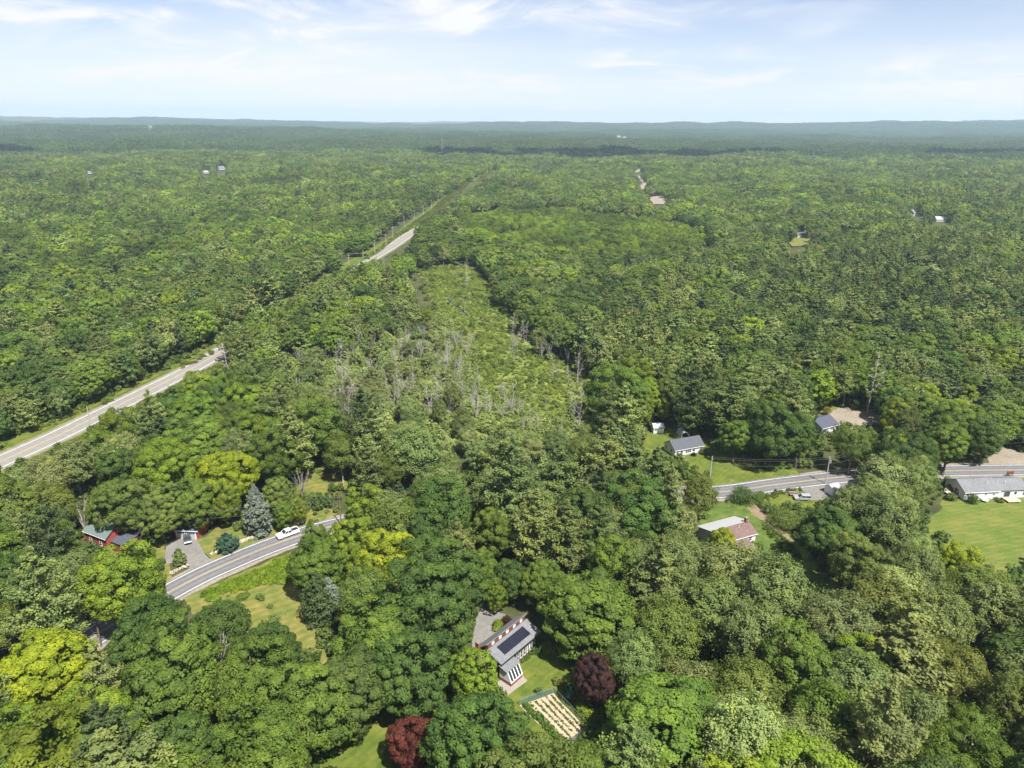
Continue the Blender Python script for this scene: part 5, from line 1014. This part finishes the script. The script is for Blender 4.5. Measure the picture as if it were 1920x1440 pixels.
# ------------------------------------------------------------------ stone walls
def blob(seed):
    r_ = np.random.default_rng(seed); bm = bmesh.new(); bmesh.ops.create_icosphere(bm, subdivisions=1, radius=.5)
    for v in bm.verts: v.co *= r_.uniform(.75, 1.15); v.co.z *= .75
    me = bpy.data.meshes.new('stone'); bm.to_mesh(me); bm.free(); me.materials.append(M['stone']); return me
ST = [blob(i) for i in range(4)]
for (A, B, lb) in (((318, 1078), (353, 1063), 'low stone wall beside the driveway of the red garage'), ((397, 1040), (420, 1035), 'short stone wall where the driveway meets the road'), ((448, 1020), (487, 1004), 'stone wall along the road below the blue spruce'), ((552, 985), (572, 979), 'stone wall behind the white pickup truck')):
    a, b = gp(*A)[:2], gp(*B)[:2]; t = empty('stone_wall', (a[0], a[1], 0)); tag(t, lb, 'wall'); n = int(np.linalg.norm(b - a) / .55)
    for lay in range(2):
        for i in range(n):
            c = (b - a) * (i + .5 * lay) / n; o = bpy.data.objects.new('stone', ST[rr.integers(4)]); COL.objects.link(o); o.parent = t; s_ = rr.uniform(.7, 1.25)
            o.location = (c[0] + rr.normal(0, .1), c[1] + rr.normal(0, .1), .22 + lay * .36); o.scale = (s_, s_ * .85, s_ * .8); o.rotation_euler = tuple(rr.uniform(0, 3, 3))

# ------------------------------------------------------------------ spruces, dead trees, garden bushes
def special(name, label, cat, px, h, R, crown, tint, barkm='bark', leafm='needle', group=None, trunk_r=.2):
    p_ = gp(*px); root = empty(name, (p_[0], p_[1], 0), rr.uniform(0, 6)); tag(root, label, cat, group); V, F, var = crown
    cr = bpy.data.objects.new('crown', npmesh('crown', V, F, [M[leafm]], None, var)); COL.objects.link(cr); cr.parent = root; cr['tint'] = [float(v) for v in (TINT[tint] if isinstance(tint, str) else tint)]
    TV, TF = tubes_np([(np.array([[0, 0, -.3], [0, 0, h * .5], [0, 0, h * .95]]), [trunk_r, trunk_r * .6, .03])], 6); tr = bpy.data.objects.new('trunk', npmesh('trunk', TV, TF, [M[barkm]])); COL.objects.link(tr); tr.parent = root; return root
spr = lambda h, R, nw=22, nl=60: pine_crown(rr, R, h, .5, nw, 9, nl, .34, droop=.2, fan=.5, fill=1.0)
special('spruce_tree', 'tall silvery blue spruce beside the road', 'spruce', (487, 1003), 15.5, 3.1, spr(15.5, 3.1, 26, 75), 'blue')
special('spruce_tree', 'short dark teal spruce on the verge by the driveway', 'spruce', (427, 1032), 5.5, 2.6, spr(5.5, 2.6, 12, 60), 'blueteal')
special('spruce_tree', 'small slim green conifer on the driveway island', 'conifer', (338, 1058), 4.8, 1.1, spr(4.8, 1.1, 12, 40), 'pine')
special('spruce_tree', 'dark spruce beside the lawn with small round shrubs', 'spruce', (600, 1165), 13, 3.4, spr(13, 3.4), 'pinedark')
special('spruce_tree', 'small silvery blue spruce behind a dark spruce, the taller of two', 'spruce', (620, 1150), 10, 2.0, spr(10, 2.0, 18, 50), 'blue')
special('spruce_tree', 'small silvery blue spruce behind a dark spruce, the shorter of two', 'spruce', (636, 1155), 8, 1.8, spr(8, 1.8, 16, 50), 'blue')
def bush(label, px, R, h, tint, n=520, ls=.26, name='garden_bush'):
    p_ = gp(*px); o = empty(name, (p_[0], p_[1], 0)); tag(o, label, 'bush'); V, F, var = shrub_crown(rr, R, h, n, ls); c = bpy.data.objects.new('foliage', npmesh('foliage', V, F, [M['leaf']], None, var)); COL.objects.link(c); c.parent = o; c['tint'] = [float(v) for v in (TINT[tint] if isinstance(tint, str) else tint)]
    MB().tube([(0, 0, -.2), (0, 0, h * .5)], [.08, .04], 5).build('stem', 'bark', o)
for lb, px, R, h, ti, n in (('round clipped green bush at the corner of the white bungalow', (1322, 851), 2.2, 2.4, 'olive', 900), ('small dark red bush before the white bungalow', (1300, 855), 1.0, 1.2, 'purple', 400), ('round dark green bush on the grass by the ranch house', (1823, 944), 1.9, 3.0, 'dark', 800), ('mid green bush by the side deck of the ranch house', (1784, 938), 2.2, 2.4, 'mid', 900), ('yellow flowering bush beside the ranch house', (1780, 922), 2.0, 2.2, (.2, .17, .03), 700),
    ('low bush by the deck of the ranch house', (1873, 941), 1.5, 1.2, 'olive', 400), ('dark leafy bush group between road and shaded lawn', (1393, 942), 4.6, 5.5, 'dark', 2600), ('light green bush beside a dark leafy bush at the road', (1424, 938), 2.2, 2.8, 'mid', 900), ('dark bush group on the lawn before the white bungalow', (1266, 874), 2.6, 2.6, 'olive', 1200), ('broad spreading bush left of the dirt bank', (1466, 985), 6.0, 5.5, 'olive', 3400),
    ('round shrub on the lawn below the roadside weeds', (412, 1138), 1.4, 1.6, 'mid', 500), ('tallest round shrub of the small lawn shrubs', (446, 1140), 1.7, 2.0, 'mid', 600), ('wide low shrub among the lawn shrubs', (455, 1122), 1.6, 1.3, 'mid', 500), ('lone round shrub at the lawn shrubs’ far end', (487, 1124), 1.2, 1.3, 'olive', 400), ('very small shrub in the middle of the dry lawn', (507, 1140), .8, .8, 'olive', 250),
    ('dark purple bush behind the brown house', (950, 1172), 1.8, 2.2, 'purple', 600), ('green bush in the driveway island behind the brown house', (935, 1176), 2.0, 1.6, 'bright', 700), ('blue green round bush between garden and purple tree', (1070, 1308), 1.7, 2.6, 'blueteal', 800), ('dark bush at the wall of the brown house', (1003, 1222), 1.6, 1.6, 'dark', 600), ('small dark bush on the lawn above the garden fence', (1010, 1300), .9, 1.3, 'dark', 300), ('pale flowering bush on the lawn beside the purple tree', (1046, 1282), 1.5, 1.5, (.22, .24, .06), 500), ('green bush beyond the garden netting', (1098, 1340), 1.8, 1.6, 'bright', 600), ('low green bush below the purple tree', (1112, 1365), 2.0, 1.8, 'bright', 600), ('leafy bush at the wing of the red house', (205, 1030), 1.6, 1.6, 'mid', 500), ('yellow leaved bush by the gravel yard', (1550, 778), 2.2, 3.6, (.19, .17, .03), 800)):
    bush(lb, px, R, h, ti, n)

DEAD = []
for i in range(6):
    h = (13, 15, 11, 9, 16, 12)[i]; sg_ = dead_segs(r, h, (.17, .2, .15, .13, .22, .16)[i], (22, 30, 26, 18, 34, 24)[i], (.5, .9, .3, .8, .2, .7)[i], (2.0, 2.4, 2.2, 1.8, 2.6, 2.0)[i])
    a = tubes_np(sg_[:1], 5); b = tubes_np(sg_[1:], 3); DEAD.append((npmesh('dead_trunk', *a, [M['snag']]), npmesh('dead_branches', *b, [M['snag']]), h))
def vase_segs(r, h=11, n=15):
    segs = [(np.array([[0, 0, -.3], [0, 0, h * .18]]), [.2, .16])]; tw = []
    for j in range(n):
        a = r.uniform(0, 6.28); sp_ = r.uniform(.12, .42); p0 = np.array([0, 0, h * .15]); p1 = p0 + np.array([math.cos(a) * sp_ * h * .3, math.sin(a) * sp_ * h * .3, h * .35]); p2 = p1 + np.array([math.cos(a) * sp_ * h * .45, math.sin(a) * sp_ * h * .45, h * r.uniform(.28, .48)])
        tw.append(([p0, p1, p2], [.10, .065, .02]))
        for q in range(9):
            t = r.uniform(.1, 1); b0 = p1 + (p2 - p1) * t; d = (p2 - p1) / h * 2 + r.normal(0, .3, 3); tw.append(([b0, b0 + d * r.uniform(.5, 1.5)], [.03, .012]))
    return segs + tw
for i in range(3):
    h = (11, 9, 12)[i]; sg_ = vase_segs(r, h, (15, 18, 12)[i]); DEAD.append((npmesh('dead_trunk', *tubes_np(sg_[:1], 6), [M['snag']]), npmesh('dead_branches', *tubes_np(sg_[1:], 3), [M['snag']]), h))
def dead(px, s_, label, group=None, k=None, z=0, world_pt=None, wide=1.0):
    p_ = gp(*px) if world_pt is None else world_pt; k = rr.integers(6) if k is None else k; t = empty('dead_tree', (p_[0], p_[1], 0), rr.uniform(0, 6)); t.scale = (s_ * wide, s_ * wide, s_); t.rotation_euler = (rr.normal(0, .04), rr.normal(0, .04), rr.uniform(0, 6)); tag(t, label, 'dead tree', group)
    for nm, me in (('trunk', DEAD[k][0]), ('branches', DEAD[k][1])): o = bpy.data.objects.new(nm, me); COL.objects.link(o); o.parent = t
for lb, px, s_, k, wd in (('bare grey tree at the small dry clearing', (567, 935), .85, 6, 1.15), ('leafless grey tree with wide crown above the pines by the road', (1062, 985), 1.3, 8, 1.6), ('bare pale tree between golden maple and dark oak', (705, 1078), 1.25, 7, 1.15), ('bare many-stemmed tree among maples below the lawn', (413, 1300), 1.25, 6, 1.15), ('tall dead pine standing behind the gravel yard', (1625, 776), 1.6, 4, 1.0), ('shorter dead pine behind the gravel yard', (1640, 770), 1.25, 0, 1.2), ('bare tree leaning over the red house', (160, 1000), .9, 6, 1.15), ('dead pine among trees beyond the highway', (52, 725), .9, 4, 1.2), ('dead grey tree on the near edge of the highway', (432, 712), 1.0, 4, 1.3), ('dead tree inside the pale feathery tree by the ranch house', (1665, 945), .9, 7, 1.15), ('dead tree in the feathery wood corner below the hay field', (1905, 1430), .8, 6, 1.15), ('dead tree standing alone in the far pines', (1362, 490), 1.1, 1, 1.2)): dead(px, s_, lb, None, k, wide=wd)
GR = 'dead trees standing round the marsh'
spots = [(x, y, 'dead grey tree standing in the thicket at the marsh edge') for x, y in zip(rr.uniform(630, 900, 165), rr.uniform(640, 795, 165))]
spots += [(x, y, 'dead tree on the pine side of the marsh') for x, y in zip(rr.uniform(920, 1150, 95), rr.uniform(590, 730, 95)) if (y - 600) > (x - 930) * .42 and (y - 600) < (x - 930) * .42 + 75]
spots += [(x, y, 'dead grey tree at the lower end of the marsh') for x, y in zip(rr.uniform(880, 1090, 26), rr.uniform(750, 830, 26))]
spots += [(x, y, 'dead tree at the far end of the marsh') for x, y in zip(rr.uniform(690, 900, 26), rr.uniform(505, 590, 26)) if y < 520 + (x - 690) * .2 or x > 850]
spots += [(x, y, 'bare tree between the highway and the marsh') for x, y in zip(rr.uniform(480, 650, 16), rr.uniform(660, 790, 16))]
for x, y, lb in spots: 
    s_, wd_, k_ = rr.uniform(.45, .95), rr.uniform(.8, 1.2), int(rr.integers(9))
    hm = DEAD[k_][2] * s_; lb = f"{'tall' if hm > 11.5 else ('short' if hm < 8 else 'medium')} {'spreading' if wd_ > 1.07 else ('narrow' if wd_ < .93 else 'thin')} {'many-stemmed' if k_ > 5 else 'up-swept' if k_ in (1, 3, 5) else 'level-branched'} {lb}"
    dead((x, y), s_, lb, GR, k=k_, wide=wd_)

# ------------------------------------------------------------------ haze: even thin air round everything
hz = MB().box(-15800, 15800, -15800, 15800, -60, 260).build('haze', 'white'); tag(hz, 'thin pale summer haze over the forest', 'haze', kind='stuff')
m, nt, o_ = mat('haze_air'); pv = N(nt, 'ShaderNodeVolumePrincipled'); pv.inputs['Color'].default_value = (.60, .78, 1.0, 1); pv.inputs['Density'].default_value = 8.0e-5; pv.inputs['Anisotropy'].default_value = 0.1
nt.links.new(pv.outputs[0], o_.inputs['Volume']); hz.data.materials.clear(); hz.data.materials.append(m)

# ------------------------------------------------------------------ fair-weather clouds whose shadows lie on the far forest
m, nt, o_ = mat('cloud_white'); d1 = N(nt, 'ShaderNodeBsdfDiffuse'); d1.inputs[0].default_value = (.85, .86, .88, 1); t1 = N(nt, 'ShaderNodeBsdfTranslucent'); t1.inputs[0].default_value = (.8, .82, .85, 1); mx = N(nt, 'ShaderNodeMixShader'); mx.inputs[0].default_value = .35
nt.links.new(d1.outputs[0], mx.inputs[1]); nt.links.new(t1.outputs[0], mx.inputs[2]); nt.links.new(mx.outputs[0], o_.inputs['Surface']); M['cloud'] = m
rc = np.random.default_rng(9); CZ = 1300.0
off = np.array([sun_to.x, sun_to.y]) / sun_to.z * CZ
for (sx, sy, lx, ly, lb) in ((170, 2300, 640, 190, 'long flat-based cumulus cloud shading the far forest beyond the cutting'), (-1750, 2150, 330, 170, 'cumulus cloud shading the far woods beyond the highway'), (1720, 2330, 480, 170, 'cumulus cloud shading the far woods behind the pines')):
    bm = bmesh.new()
    for k in range(34):
        a = rc.uniform(0, 6.283); q = math.sqrt(rc.random()); x_, y_ = math.cos(a) * q * lx, math.sin(a) * q * ly; rad = rc.uniform(55, 110) * (1.15 - .5 * q)
        g_ = bmesh.ops.create_icosphere(bm, subdivisions=2, radius=rad, matrix=Matrix.Translation((x_, y_, rad * .35)))
        for v in g_['verts']:
            v.co += Vector(rc.normal(0, rad * .05, 3))
            if v.co.z < -15: v.co.z = -15 + (v.co.z + 15) * .15
    me = bpy.data.meshes.new('cloud'); bm.to_mesh(me); bm.free(); me.materials.append(m)
    for p in me.polygons: p.use_smooth = True
    o = bpy.data.objects.new('cloud', me); COL.objects.link(o); o.location = (sx + off[0], sy + off[1], CZ); tag(o, lb, 'cloud')
